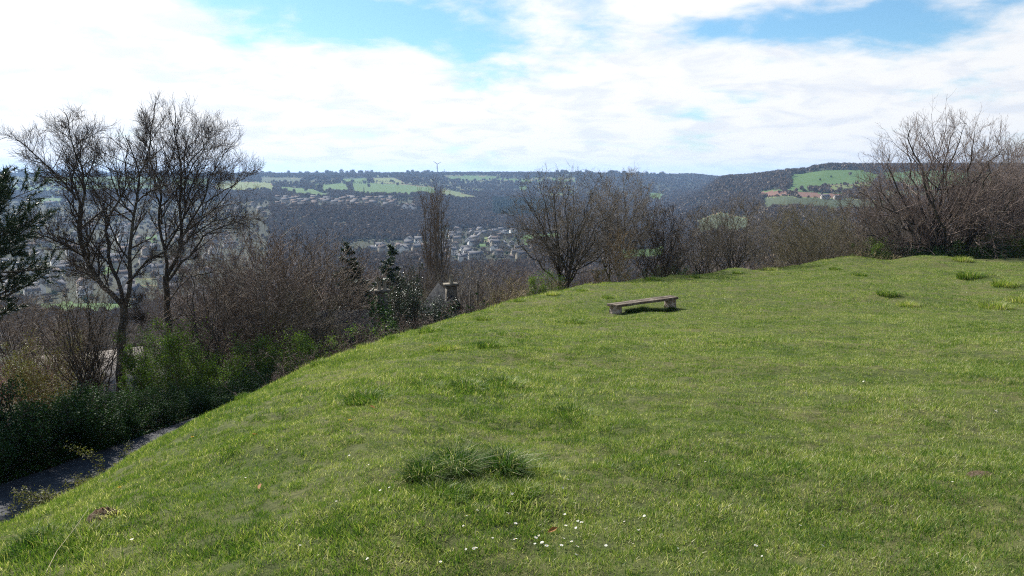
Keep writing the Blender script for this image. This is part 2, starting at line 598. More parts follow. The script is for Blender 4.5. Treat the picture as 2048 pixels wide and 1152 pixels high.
# ---- fields on the far hills: (cover kind, pixel outline), turned into ground polygons
PASTURE, PLOUGH, YELLOW, ROUGH = 1.0, 2.0, 3.0, 4.0
FIELDS_PX = [
    (PASTURE, [(560, 373), (610, 377), (668, 388), (640, 392), (588, 387), (556, 380)]),
    (PASTURE, [(620, 373), (690, 365.5), (700, 381), (655, 381), (636, 378)]),
    (PASTURE, [(702, 365.5), (775, 363), (835, 372), (872, 376), (872, 389), (810, 388), (745, 388), (704, 382)]),
    (YELLOW, [(880, 378), (915, 383), (958, 389), (945, 394), (905, 392), (880, 390)]),
    (PASTURE, [(682, 357.5), (735, 356), (738, 363), (690, 364)]),
    (YELLOW, [(742, 356), (790, 355.5), (815, 364), (790, 363), (745, 362)]),
    (PASTURE, [(880, 353), (930, 351.6), (1010, 352.5), (985, 356), (900, 357)]),
    (ROUGH, [(520, 356), (610, 357), (600, 362), (520, 361)]),
    (PASTURE, [(90, 354), (330, 354), (330, 361), (230, 365), (90, 361)]),
    (ROUGH, [(10, 357), (80, 356), (80, 361), (15, 361)]),
    (PASTURE, [(140, 371), (335, 369), (335, 376), (150, 379)]),
    (YELLOW, [(430, 369), (545, 366), (552, 378), (470, 381), (430, 377)]),
    (PASTURE, [(340, 360), (420, 357), (415, 366), (340, 369)]),
    (PASTURE, [(80, 396), (130, 397), (125, 401), (75, 400)]),
    (PASTURE, [(1582, 349), (1640, 342), (1722, 340), (1760, 352), (1750, 365), (1655, 371), (1590, 379), (1560, 383), (1580, 370)]),
    (PASTURE, [(1765, 345), (1840, 342), (1990, 345), (1980, 375), (1860, 380), (1765, 362)]),
    (YELLOW, [(1654, 371), (1745, 366), (1748, 376), (1662, 381.5)]),
    (PLOUGH, [(1518, 384), (1600, 383), (1685, 388), (1695, 396), (1600, 396), (1522, 396)]),
    (ROUGH, [(1522, 396), (1600, 396), (1695, 396), (1780, 402), (1770, 430), (1660, 428), (1530, 424)]),
    (ROUGH, [(1755, 382), (1900, 384), (1900, 398), (1770, 396)]),
    (PASTURE, [(983, 448), (1002, 447), (1000, 452), (984, 452)]),
    (PASTURE, [(1035, 374), (1056, 371), (1056, 378), (1038, 379)]),
    (PASTURE, [(1298, 384), (1330, 388), (1322, 398), (1296, 393)]),
    (YELLOW, [(938, 476), (985, 473), (990, 482), (945, 485)]),
    (PASTURE, [(945, 488), (975, 486), (978, 493), (950, 494)]),
    (PASTURE, [(200, 535), (246, 530), (250, 546), (205, 549)]),
    (PASTURE, [(55, 612), (130, 605), (290, 612), (285, 635), (120, 640), (55, 633)]),
    (PASTURE, [(285, 474), (335, 470), (340, 482), (290, 486)]),
    (ROUGH, [(245, 560), (340, 556), (340, 570), (250, 575)]),
    (PASTURE, [(556, 414), (588, 415), (588, 420), (558, 420)]),
    (PASTURE, [(1040, 470), (1120, 466), (1130, 486), (1050, 490)]),
    (PASTURE, [(1230, 500), (1340, 485), (1330, 520), (1240, 530)]),
    (ROUGH, [(1390, 440), (1500, 436), (1500, 470), (1400, 480)]),
]
FIELD_POLYS = []
for kind_, px in FIELDS_PX:
    vm_ = sum(v for u, v in px) / len(px)
    FIELD_POLYS.append((kind_, [tuple(hit(u, v + (4.5 if v > vm_ and v < 410 and kind_ != PLOUGH else 0.0), 250.0)[:2]) for u, v in px], px))

cov = np.zeros(XX.shape)
for kind_, pl, _ in FIELD_POLYS:
    cov[inpoly(XX, YY, pl)] = kind_
far_open = (fbm(XX / 260, YY / 200, 55) > .53) & (YY > 2300) & (COLS_U[:, None] < 1150)
cov[far_open & (cov == 0)] = np.where(fbm(XX / 300 + 9, YY / 160, 57) > .5, PASTURE, ROUGH)[far_open & (cov == 0)]
# near cover: grass on the meadow and its bank down to the lane, litter and soil beyond
grassy = (YY < YC[:, None] + 7) & (l_ > ROADW / 2 + 0.2) | ((YY < 62) & (COLS_U[:, None] > 1250) & (YY < YC[:, None] + 3))
near_cov = grassy.astype(float)

nC, nR = ZZ.shape
kN = 183                                              # ring where the meadow sheet ends and the valley begins
idx = np.arange(nC * nR).reshape(nC, nR)


def sheet(name, j0, j1, mats, attrs):
    sub = slice(j0, j1)
    V = np.stack([XX[:, sub], YY[:, sub], ZZ[:, sub]], -1).reshape(-1, 3)
    m = j1 - j0
    ii = np.arange(nC * m).reshape(nC, m)
    F = np.stack([ii[:-1, :-1], ii[1:, :-1], ii[1:, 1:], ii[:-1, 1:]], -1).reshape(-1, 4)
    return mesh_np(name, V, [F], mats, True, None, {k: v[:, sub].ravel() for k, v in attrs.items()})


m_, t = new_mat('meadow_soil')
g_ = t.n('ShaderNodeNewGeometry')
a_ = t.n('ShaderNodeAttribute', attribute_name='grassy')
n1 = t.smooth(t.noise(g_.outputs['Position'], 0.5, 5, 0.6), 0.3, 0.7)
n2 = t.smooth(t.noise(g_.outputs['Position'], 9.0, 6, 0.65), 0.3, 0.7)
turf = t.mix(n2, t.mix(n1, (0.030, 0.045, 0.012), (0.060, 0.062, 0.024)), t.mix(n1, (0.070, 0.095, 0.024), (0.13, 0.125, 0.05)))
litter = t.mix(n2, (0.025, 0.022, 0.014), (0.075, 0.058, 0.036))
cl = t.mix(t.smooth(a_.outputs['Fac'], 0.3, 0.7), litter, turf)
b = t.n('ShaderNodeBsdfPrincipled', i_Base__Color=cl, i_Roughness=0.95)
b.inputs['Specular IOR Level'].default_value = 0.1
bn = t.n('ShaderNodeBump', i_Strength=0.8, i_Distance=0.04, i_Height=t.noise(g_.outputs['Position'], 22.0, 5, 0.7))
t.set(b, 'Normal', bn.outputs[0])
t.n('ShaderNodeOutputMaterial', i_Surface=b.outputs[0])
M['meadow'] = m_

m_, t = new_mat('valley_cover')
g_ = t.n('ShaderNodeNewGeometry')
a_ = t.n('ShaderNodeAttribute', attribute_name='cover')
n1 = t.smooth(t.noise(g_.outputs['Position'], 0.012, 6, 0.6), 0.3, 0.7)
n2 = t.smooth(t.noise(g_.outputs['Position'], 0.11, 6, 0.65), 0.3, 0.7)
base = t.mix(n2, t.mix(n1, (0.030, 0.027, 0.021), (0.032, 0.042, 0.020)), (0.048, 0.050, 0.029))
past = t.mix(n2, t.mix(n1, (0.050, 0.102, 0.026), (0.066, 0.118, 0.034)), (0.085, 0.132, 0.044))
yel = t.mix(n2, (0.10, 0.135, 0.042), (0.145, 0.16, 0.060))
plo = t.mix(n2, (0.13, 0.070, 0.050), (0.17, 0.10, 0.072))
rou = t.mix(n2, (0.048, 0.064, 0.032), (0.070, 0.082, 0.045))
f_ = a_.outputs['Fac']
cl = t.mix(t.m('GREATER_THAN', f_, 0.5), base, past)
cl = t.mix(t.m('GREATER_THAN', f_, 1.5), cl, plo)
cl = t.mix(t.m('GREATER_THAN', f_, 2.5), cl, yel)
cl = t.mix(t.m('GREATER_THAN', f_, 3.5), cl, rou)
b = t.n('ShaderNodeBsdfPrincipled', i_Base__Color=cl, i_Roughness=0.95)
b.inputs['Specular IOR Level'].default_value = 0.1
bn = t.n('ShaderNodeBump', i_Strength=0.5, i_Distance=0.6, i_Height=t.noise(g_.outputs['Position'], 0.6, 5, 0.7))
t.set(b, 'Normal', bn.outputs[0])
t.n('ShaderNodeOutputMaterial', i_Surface=b.outputs[0])
M['valley'] = m_

o = obj('meadow_ground', sheet('meadow_ground', 0, kN + 1, [M['meadow']], {'grassy': near_cov}))
tag(o, kind='structure')
o = obj('valley_terrain', sheet('valley_terrain', kN, nR, [M['valley']], {'cover': cov}))
tag(o, kind='structure')
# the hilltop behind the viewer, so that the place goes on all round
XB = np.linspace(-900, 900, 41)
YB = np.linspace(-900, -0.0, 31)
bx, by = np.meshgrid(XB, YB, indexing='ij')
bz = EYE - 1.6 + 0.01 * (-by) - 0.00012 * bx ** 2 - 0.05 * np.maximum(-bx - 4, 0) + 0 * bx
fx, fy = np.meshgrid(np.arange(41), np.arange(31), indexing='ij')
ii = np.arange(41 * 31).reshape(41, 31)
F = np.stack([ii[:-1, :-1], ii[1:, :-1], ii[1:, 1:], ii[:-1, 1:]], -1).reshape(-1, 4)
o = obj('hilltop_ground', mesh_np('hilltop_ground', np.stack([bx, by, bz], -1).reshape(-1, 3), [F], [M['meadow']], True, None,
                                 {'grassy': np.ones(bx.size)}))
tag(o, kind='structure')

# ---- the lane itself
M['tarmac'] = noisy('tarmac', [(0, (0.030, 0.032, 0.038)), (0.6, (0.042, 0.044, 0.050)), (1, (0.065, 0.065, 0.066))], 3.0, 0.85, 0.3, coords='Object', bscale=60)
ts = np.linspace(-24, 42, 90)
lat = np.linspace(-ROADW / 2, ROADW / 2, 9)
tt, ll = np.meshgrid(ts, lat, indexing='ij')
edge = (vnoise(tt * 1.3, ll * 0 + 3, 4) - 0.5) * 0.22 * (np.abs(ll) > ROADW / 2 - 0.01)
rx, ry = road_xy(tt, ll + edge)
rz = np.maximum(ground(rx, ry), ROAD_Z) + 0.03 + 0.05 * (1 - (ll / (ROADW / 2)) ** 2)
ii = np.arange(rx.size).reshape(rx.shape)
F = np.stack([ii[:-1, :-1], ii[:-1, 1:], ii[1:, 1:], ii[1:, :-1]], -1).reshape(-1, 4)
tag(obj('lane', mesh_np('lane', np.stack([rx, ry, rz], -1).reshape(-1, 3), [F], [M['tarmac']])), kind='structure')
# ================================================================== GRASS OF THE MEADOW
def points_stuff(name, label, X, Y, S, coll, seed, cat='wood', sink=.5):
    r = np.random.default_rng(seed)
    Z = ground(X, Y) - sink
    me = bpy.data.meshes.new(name)
    me.vertices.add(len(X))
    me.vertices.foreach_set('co', np.stack([X, Y, Z], -1).astype(np.float32).ravel())
    a = me.attributes.new('size', 'FLOAT', 'POINT')
    a.data.foreach_set('value', S.astype(np.float32))
    a = me.attributes.new('turn', 'FLOAT', 'POINT')
    a.data.foreach_set('value', r.uniform(0, 6.283, len(X)).astype(np.float32))
    o = obj(name, me)
    tag(o, label, cat, kind='stuff')
    ng = bpy.data.node_groups.new(name, 'GeometryNodeTree')
    ng.interface.new_socket('Geometry', in_out='INPUT', socket_type='NodeSocketGeometry')
    ng.interface.new_socket('Geometry', in_out='OUTPUT', socket_type='NodeSocketGeometry')
    gi, go = ng.nodes.new('NodeGroupInput'), ng.nodes.new('NodeGroupOutput')
    ci = ng.nodes.new('GeometryNodeCollectionInfo')
    ci.inputs['Collection'].default_value = coll
    ci.inputs['Separate Children'].default_value = True
    ci.inputs['Reset Children'].default_value = True
    ip = ng.nodes.new('GeometryNodeInstanceOnPoints')
    ip.inputs['Pick Instance'].default_value = True
    na = ng.nodes.new('GeometryNodeInputNamedAttribute'); na.data_type = 'FLOAT'; na.inputs[0].default_value = 'size'
    nb = ng.nodes.new('GeometryNodeInputNamedAttribute'); nb.data_type = 'FLOAT'; nb.inputs[0].default_value = 'turn'
    cx_ = ng.nodes.new('ShaderNodeCombineXYZ')
    ln = ng.links.new
    ln(gi.outputs[0], ip.inputs['Points'])
    ln(ci.outputs[0], ip.inputs['Instance'])
    ln(nb.outputs[0], cx_.inputs[2])
    ln(cx_.outputs[0], ip.inputs['Rotation'])
    ln(na.outputs[0], ip.inputs['Scale'])
    ln(ip.outputs[0], go.inputs[0])
    md = o.modifiers.new('scatter', 'NODES')
    md.node_group = ng
    return o




rng = np.random.default_rng(7)
# places where the grass stands taller: (u, v, depth or None, radius px-ish in metres, extra height m)
TALL = [(900, 775, .8, .07), (1000, 765, .7, .06), (740, 790, .7, .06), (150, 1075, .55, .10), (80, 1100, .5, .09), (230, 1050, .4, .08),
        (1140, 645, 1.0, .06), (960, 690, .9, .05), (960, 632, .8, .05), (860, 662, .9, .08), (890, 655, .7, .08), (1060, 685, .8, .04), (1140, 825, .45, .04),
        (940, 965, .55, .07), (1020, 985, .5, .06), (850, 985, .4, .06), (1780, 588, 1.3, .06), (1830, 612, 1.2, .05),
        (2000, 610, 1.3, .10), (1950, 552, 1.6, .10), (1700, 550, 1.4, .05), (1720, 600, 2.0, .04), (440, 825, .6, .05), (1300, 560, 1.4, .08)]
tall_w = []
for (u_, v_, r_, h_) in TALL:
    p = hit(u_, v_, 2.0, 60.0)
    tall_w.append((p.x, p.y, r_, h_))


def tall_at(x, y):
    s = np.zeros_like(x)
    for px, py, r_, h_ in tall_w:
        s = np.maximum(s, h_ * np.exp(-((x - px) ** 2 + (y - py) ** 2) / r_ ** 2))
    return s


def crest_y(x, y):
    ph = np.arctan2(x, y)
    return np.interp(ph, PH, YC)


def turf_tuft(seed, n, rad_, lmin, lmax, wid):
    """a handful of short blades, most of them half lying down"""
    r = np.random.default_rng(seed)
    rr = rad_ * np.sqrt(r.random(n))
    a = r.uniform(0, 2 * np.pi, n)
    B = np.stack([rr * np.cos(a), rr * np.sin(a), np.full(n, -.014)], -1)
    L = r.uniform(lmin, lmax, n)
    laz = r.uniform(0, 2 * np.pi, n)
    tilt = np.clip(r.normal(.85, .32, n), .1, 1.42)
    D = np.stack([np.cos(laz) * np.sin(tilt), np.sin(laz) * np.sin(tilt), np.cos(tilt)], -1)
    side = unit3(np.cross(D, np.array([0, 0, 1.0]) + r.normal(0, .5, (n, 3)))) * (wid * r.uniform(.6, 1.3, n) / 2)[:, None]
    m1 = B + np.array([0, 0, .6]) * L[:, None] * .35 + D * L[:, None] * .35
    tp = B + np.array([0, 0, .25]) * L[:, None] + D * L[:, None] * r.uniform(.8, 1, n)[:, None]
    V = np.stack([B - side, B + side, m1 + side * .85, m1 - side * .85, tp], 1).reshape(-1, 3)
    i0 = np.arange(n)[:, None] * 5
    F = np.concatenate([i0 + np.array([[0, 1, 2]]), i0 + np.array([[0, 2, 3]]), i0 + np.array([[3, 2, 4]])])
    tint = np.clip(r.normal(.42, .17, n), 0, .82)
    dd = r.random(n) < .09
    tint[dd] = r.uniform(.86, 1.0, dd.sum())
    return mesh_np('grass_tuft', V, [F], [M['grass']], False, None, {'tint': np.repeat(tint, 5)})


def unit3(a):
    return a / (np.linalg.norm(a, axis=-1, keepdims=True) + 1e-9)


def join(parts_):
    Vs, Fs, As, o_ = [], [], [], 0
    for V, F, A in parts_:
        Vs.append(V); Fs.append(F + o_); As.append(A)
        o_ += len(V)
    return np.concatenate(Vs), np.concatenate(Fs), np.concatenate(As)


PHR = (rad(-37), rad(37))
m_, t = new_mat('grass_blades')
geo = t.n('ShaderNodeNewGeometry')
pos_ = geo.outputs['Position']
big = t.smooth(t.noise(pos_, .32, 4, .6), .3, .7)
mid_ = t.smooth(t.noise(pos_, 2.6, 4, .6), .3, .7)
at_ = t.n('ShaderNodeAttribute', attribute_name='tint').outputs['Fac']
dry_ = t.smooth(t.noise(pos_, 1.1, 5, .65), .56, .70)
f = t.m('ADD', t.m('ADD', at_, t.m('MULTIPLY', dry_, .16)), t.m('ADD', t.m('MULTIPLY', t.m('SUBTRACT', big, .5), .20), t.m('MULTIPLY', t.m('SUBTRACT', mid_, .5), .34)))
cl = t.ramp(f, [(0.0, (0.024, 0.070, 0.010)), (0.30, (0.097, 0.178, 0.025)), (0.58, (0.215, 0.282, 0.058)), (0.84, (0.38, 0.375, 0.145)), (1.0, (0.58, 0.54, 0.38))])
b = t.n('ShaderNodeBsdfPrincipled', i_Base__Color=cl, i_Roughness=.5)
b.inputs['Specular IOR Level'].default_value = .22
tr = t.n('ShaderNodeBsdfTranslucent', i_Color=t.mix(1.0, cl, (1.0, 1.05, .55), 'MULTIPLY'))
mx = t.n('ShaderNodeMixShader', i_0=.45, i_1=b.outputs[0], i_2=tr.outputs[0])
t.n('ShaderNodeOutputMaterial', i_Surface=mx.outputs[0])
M['grass'] = m_
gr = []
# a ragged fringe of longer grass along the brow
n = 26000
uu = rng.uniform(-150, 1750, n)
vc_, yc2 = np.interp(uu, cu, [c[1] for c in CREST]), np.interp(uu, cu, [c[2] for c in CREST])
yy = yc2 + rng.normal(0.1, .35, n) * np.clip(yc2 / 12, .6, 2.5)
xx = np.tan(phi_of(uu)) * yy
zz = ground(xx, yy)
hh = .03 + np.clip((uu - 250) / 400, .25, 1) * .15 * sstep(fbm(xx * 1.3, yy * 1.3, 81), .42, .8) * rng.uniform(.3, 1.2, n)
a_ = rng.uniform(0, 6.283, n)
w2 = rng.uniform(.5, 1.2, n) * np.clip(yc2 * .00065, .004, .02)
sd2 = np.stack([np.cos(a_) * w2 / 2, np.sin(a_) * w2 / 2, 0 * a_], -1)
B_ = np.stack([xx, yy, zz - .006], -1)
tp_ = B_ + np.stack([rng.normal(0, .45, n) * hh, rng.normal(0, .45, n) * hh, hh], -1)
gr.append((np.stack([B_ - sd2, B_ + sd2, tp_], 1).reshape(-1, 3), np.arange(n * 3).reshape(n, 3),
           np.repeat(np.clip(rng.normal(.52, .22, n), 0, 1), 3)))
V, F, A = join(gr)
me = mesh_np('grass', V, [F], [M['grass']], False, None, {'tint': A})
tag(obj('brow_grass', me), 'ragged fringe of longer grass along the brow of the bank', 'grass', kind='stuff')


# ---- tussocks: dense clumps of long blades, a few kinds, copied about
def tussock_mesh(seed, rad_, hgt, n, dark, wid=0.005):
    r = np.random.default_rng(seed)
    rr = rad_ * np.sqrt(r.random(n)) * 0.75
    a = r.uniform(0, 2 * np.pi, n)
    B = np.stack([rr * np.cos(a), rr * np.sin(a), np.full(n, -0.03)], -1)
    out = np.stack([np.cos(a), np.sin(a), 0 * a], -1)
    jit = r.normal(0, 0.5, (n, 3)); jit[:, 2] = 0
    h = hgt * r.uniform(0.28, 1.15, n) * (1 - 0.45 * rr / rad_)
    ln = (out * (0.25 + rr / rad_)[:, None] + jit) * (h * r.uniform(0.4, 1.0, n))[:, None]
    sd_ = r.uniform(0, 2 * np.pi, n)
    S = np.stack([np.cos(sd_), np.sin(sd_), 0 * a], -1) * wid / 2
    up = np.array([0, 0, 1.0])
    m1 = B + ln * 0.22 + up * (h * 0.6)[:, None]
    tp = B + ln + up * (h * r.uniform(0.55, 1.0, n))[:, None]
    V = np.stack([B - S, B + S, m1 + S * .8, m1 - S * .8, tp], 1).reshape(-1, 3)
    i0 = np.arange(n)[:, None] * 5
    F = np.concatenate([i0 + np.array([[0, 1, 2]]), i0 + np.array([[0, 2, 3]]), i0 + np.array([[3, 2, 4]])])
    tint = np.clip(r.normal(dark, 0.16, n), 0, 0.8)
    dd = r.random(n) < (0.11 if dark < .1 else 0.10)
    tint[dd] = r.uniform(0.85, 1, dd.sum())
    return mesh_np('grass_tussock', V, [F], [M['grass']], False, None, {'tint': np.repeat(tint, 5)})


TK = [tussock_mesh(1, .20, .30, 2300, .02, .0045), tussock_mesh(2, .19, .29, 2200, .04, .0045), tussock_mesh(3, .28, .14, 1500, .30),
      tussock_mesh(4, .40, .24, 1100, .30, .009), tussock_mesh(5, .55, .28, 800, .58, .012)]
TUSS = [  # kind, u, v(base), scale, label
    (0, 908, 948, 1.0, 'dark upright grass tussock, left of the pair in the foreground'),
    (1, 1008, 948, 1.0, 'dark bristly grass tussock, right of the pair in the foreground'),
    (1, 850, 960, .85, 'low dark green grass clump left of the tussock pair'),
    (2, 880, 992, .75, 'bright green grass clump in front of the tussock pair'),
    (2, 950, 985, .6, 'small bright grass clump just below the left dark tussock'),
    (2, 1040, 985, .55, 'small bright grass clump just below the right dark tussock'),
    (2, 965, 925, .6, 'small dull grass clump behind the dark tussock pair'),
    (2, 1075, 948, .70, 'low green grass clump right of the tussock pair'),
    (2, 1000, 772, 1.2, 'long dark green grass clump on the slope above the tussock pair'),
    (2, 930, 778, 1.1, 'bright green grass clump above and left of the tussock pair'),
    (2, 735, 800, 1.0, 'dull dry-tipped grass clump near the edge of the bank'),
    (2, 850, 775, .8, 'small green grass clump halfway down the bank slope'),
    (3, 862, 666, 1.2, 'bright green grass mound on the brow beside the dark scrub'),
    (3, 968, 640, 1.0, 'green grass mound on the brow below the roof'),
    (4, 896, 700, .7, 'pale straw-coloured grass tuft near the brow'),
    (3, 978, 695, .9, 'dark green grass tuft below the brow'),
    (3, 1150, 648, 1.1, 'green grass tussock in front and left of the bench'),
    (3, 1215, 597, .9, 'dark green grass tuft at the left end of the bench'),
    (3, 1305, 561, 1.4, 'long green grass tussock on the skyline behind the bench'),
    (3, 1165, 583, 1.0, 'green grass tuft on the brow left of the bench'),
    (3, 1775, 590, 1.5, 'dark green grass tussock on the right of the meadow'),
    (4, 1815, 612, 1.1, 'pale grey-green grass tussock on the right of the meadow'),
    (4, 1990, 617, 1.5, 'long pale grass tussock at the right edge of the meadow'),
    (4, 2040, 604, 1.5, 'grey-green grass tussock cut by the right edge of the picture'),
    (3, 1940, 556, 2.4, 'broad dark green grass mound at the upper right of the meadow'),
    (4, 2010, 572, 1.6, 'whitish dry grass tuft above the long pale tussock'),
    (3, 1720, 553, 1.5, 'small dark grass tuft on the upper right of the meadow'),
    (3, 1670, 540, 1.3, 'lone dark grass tuft near the skyline right of the thicket'),
    (4, 1925, 522, 1.7, 'rough grass tuft on the anthill at the right skyline'),
    (3, 1475, 548, 1.2, 'grass tuft on the small hump of the skyline'),
    (2, 1145, 832, .9, 'small green grass clump alone in the middle of the meadow'),
    (2, 95, 1095, 1.0, 'tall loose green grass clump in the bottom left corner'),
    (2, 185, 1078, .8, 'bright green grass clump beside the brown molehill'),
    (3, 420, 826, 0.55, 'ragged grass tuft on the brow just right of where the lane disappears'),
    (3, 490, 797, 0.60, 'ragged grass tuft on the brow below the dark hedge bush past the lane'),
    (4, 555, 766, 0.55, 'ragged grass tuft on the brow below the dull green hawthorn'),
    (3, 640, 731, 0.70, 'ragged grass tuft on the brow below the green-flecked hawthorn'),
    (4, 735, 697, 0.70, 'ragged grass tuft on the brow below the bright green hawthorn'),
    (3, 790, 680, 0.80, 'ragged grass tuft on the brow below the holly column'),
    (3, 1040, 604, 0.90, 'ragged grass tuft on the brow below the straw-coloured dry bush'),
    (4, 1105, 590, 0.90, 'ragged grass tuft on the brow below the green leafy shrub'),
    (3, 1390, 556, 1.10, 'ragged grass tuft on the brow below the gap right of the dense dark tree'),
    (4, 1540, 541, 1.20, 'ragged grass tuft on the brow below the low dark bramble bank'),
]
for k, (kd, u_, v_, s_, lab) in enumerate(TUSS):
    if lab is None:
        continue
    p = hit(u_, v_, 2.0, 62.0)
    o = obj('grass_tussock', TK[kd], None, (p.x, p.y, p.z), k * 1.7)
    o.scale = (s_ * (1.2 if kd == 2 else 1), s_ * (1.2 if kd == 2 else 1), s_ * (1.25 if kd == 2 else 1)) if kd < 3 else (s_ * .85, s_ * .85, s_ * 1.05)
    tag(o, lab, 'grass tussock', 'grass tussocks on the meadow')

# ---- daisies, dandelions, fallen leaves, mole hill
M['petal'] = leafy('daisy_petal', [(0, (0.62, 0.62, 0.60)), (1, (0.74, 0.73, 0.71))], 0.25, 0.6)
M['yolk'] = noisy('flower_yellow', [(0, (0.60, 0.36, 0.02)), (1, (0.75, 0.52, 0.04))], 60, 0.7, 0.3)
M['stem'] = noisy('flower_stem', [(0, (0.05, 0.10, 0.02)), (1, (0.09, 0.14, 0.03))], 20, 0.7, 0)


def daisy(seed):
    r = np.random.default_rng(seed)
    V, F = [], []
    n = 16
    for i in range(n):
        a = 2 * math.pi * i / n
        c, s = math.cos(a), math.sin(a)
        wd, ln, up = .0024, .0125 * r.uniform(.85, 1.1), .0015 * r.uniform(-1, 2)
        b = len(V)
        for (rr, ww, zz) in ((.003, .5, 0), (.008, 1.0, .0015), (.0125, .6, up)):
            q = rr * ln / .0125
            V += [(c * q - s * wd * ww, s * q + c * wd * ww, .03 + zz), (c * q + s * wd * ww, s * q - c * wd * ww, .03 + zz)]
        F += [(b, b + 1, b + 3, b + 2), (b + 2, b + 3, b + 5, b + 4)]
    pet = mesh_np('petals', V, [F], [M['petal']], False)
    V = [(0, 0, .0335)] + [(.004 * math.cos(i * math.pi / 4), .004 * math.sin(i * math.pi / 4), .031) for i in range(8)]
    eye = mesh_np('flower_centre', V, [[(0, 1 + i, 1 + (i + 1) % 8) for i in range(8)]], [M['yolk']])
    V = [(.0009 * math.cos(i * 2.09), .0009 * math.sin(i * 2.09), z) for z in (-.02, .0305) for i in range(3)]
    st = mesh_np('stem', V, [[(i, (i + 1) % 3, 3 + (i + 1) % 3, 3 + i) for i in range(3)]], [M['stem']])
    return pet, eye, st


dz_ = [daisy(s) for s in (1, 2)]
DAISY_PX = [(945, 1108, 1), (950, 1109, 1), (1033, 1092, 1.2), (1069, 1087, 1.1), (1072, 1098, .9), (1087, 1097, 1.1), (1091, 1103, 1.1), (1080, 1080, .8), (1121, 1102, 1.1),
            (1125, 1087, .9), (1144, 1094, .9), (1151, 1104, 1), (1132, 1062, 1), (1158, 1050, .9), (1163, 1056, 1.1), (1155, 1066, .9), (1130, 1037, .9), (1148, 1017, .9),
            (1030, 1057, 1.1), (1012, 1037, 1), (954, 1031, .9), (1025, 994, .9), (1025, 1012, .7), (1292, 1042, 1.0), (1213, 1100, .9), (1268, 1099, .8), (1508, 1104, 1.2), (1148, 1120, .9),
            (1135, 968, .9), (1123, 982, .9), (762, 990, .9), (740, 1128, .9), (882, 1133, .8), (640, 1120, .8), (600, 1100, .7), (1310, 905, 1), (1410, 930, .8), (1640, 1100, .9), (985, 1085, .7), (930, 1060, .7),
            (265, 1091, 1.2), (1730, 770, 1.1), (1735, 715, 1.0), (1870, 800, 1.0), (1990, 830, 1.), (1600, 705, 1.0), (1720, 678, 1.0), (1330, 690, 1.0), (1315, 651, 1.0),
            (1400, 640, 1.1), (1450, 600, 1.2), (1245, 648, 1.1), (1285, 655, 1.1), (1200, 660, 1.1), (1500, 720, 1.), (1520, 625, 1.2), (1780, 664, 1.1), (1935, 587, 1.4), (2018, 626, 1.4)]
rd = random.Random(8)
for k in range(20):
    uu_ = rd.uniform(430, 960) if k % 2 else rd.uniform(1200, 2000)
    DAISY_PX.append((uu_, rd.uniform(900, 1145), rd.uniform(.55, .85)))
G_ = 'daisies open in the turf'
DROWS = []
for k, (u_, v_, s_) in enumerate(DAISY_PX):
    p = hit(u_, v_, 2.0, 62.0)
    lab = 'small white daisy'
    root = thing('daisy', lab, 'daisy', (p.x, p.y, p.z - .004 + .012), k * 2.4, G_)
    root.rotation_euler = (0.35 * math.sin(k * 3.1) + 0.25, 0.3 * math.cos(k * 1.7), k * 2.4)
    root.scale = (s_ * .82,) * 3 if v_ > 840 else (s_ * 1.15,) * 3
    for nm, me in zip(('petals', 'flower_centre', 'stem'), dz_[k % 2]):
        part(nm, me, root)
    if v_ > 840:
        ph_ = ('upper' if v_ < 1075 else 'lower') + ' daisies in the cluster at bottom centre' if 1005 < u_ < 1180 else \
            'scattered near daisies left of the cluster' if u_ < 1010 else 'scattered near daisies right of the cluster'
    else:
        ph_ = 'distant white daisies ' + ('around the bench' if u_ < 1560 else 'on the right of the meadow')
    DROWS.append((root, u_, ph_))
order_labels(DROWS)


def dandelion_mesh(seed):
    r = np.random.default_rng(seed)
    V, F = [], []
    for i in range(48):
        a = r.uniform(0, 6.283)
        q = r.uniform(.004, .017)
        zz = .05 + .006 * r.random() + .006 * (1 - q / .017)
        c, s = math.cos(a), math.sin(a)
        b = len(V)
        V += [(0, 0, .048), (c * q - s * .0022, s * q + c * .0022, zz), (c * q + s * .0022, s * q - c * .0022, zz)]
        F.append((b, b + 1, b + 2))
    return mesh_np('flower_head', V, [F], [M['yolk']], False)


dm = dandelion_mesh(3)
for k, (u_, v_, wh) in enumerate([(240, 985, 'on the bank above the molehill'), (700, 850, 'low on the left slope'), (385, 882, 'near the brow above the lane'),
                                  (1985, 608, 'beside the pale tussock at the right edge'), (2005, 620, 'below the pale tussock at the right edge'), (860, 698, 'near the straw-coloured tuft on the brow')]):
    p = hit(u_, v_, 2.0, 62.0)
    root = thing('dandelion', 'yellow dandelion flower ' + wh, 'dandelion', (p.x, p.y, p.z - .012), k * 1.1, 'dandelions in the meadow')
    root.scale = (1.15,) * 3 if v_ > 700 else (1.7,) * 3
    part('flower_head', dm, root)
    part('stem', dz_[0][2], root)

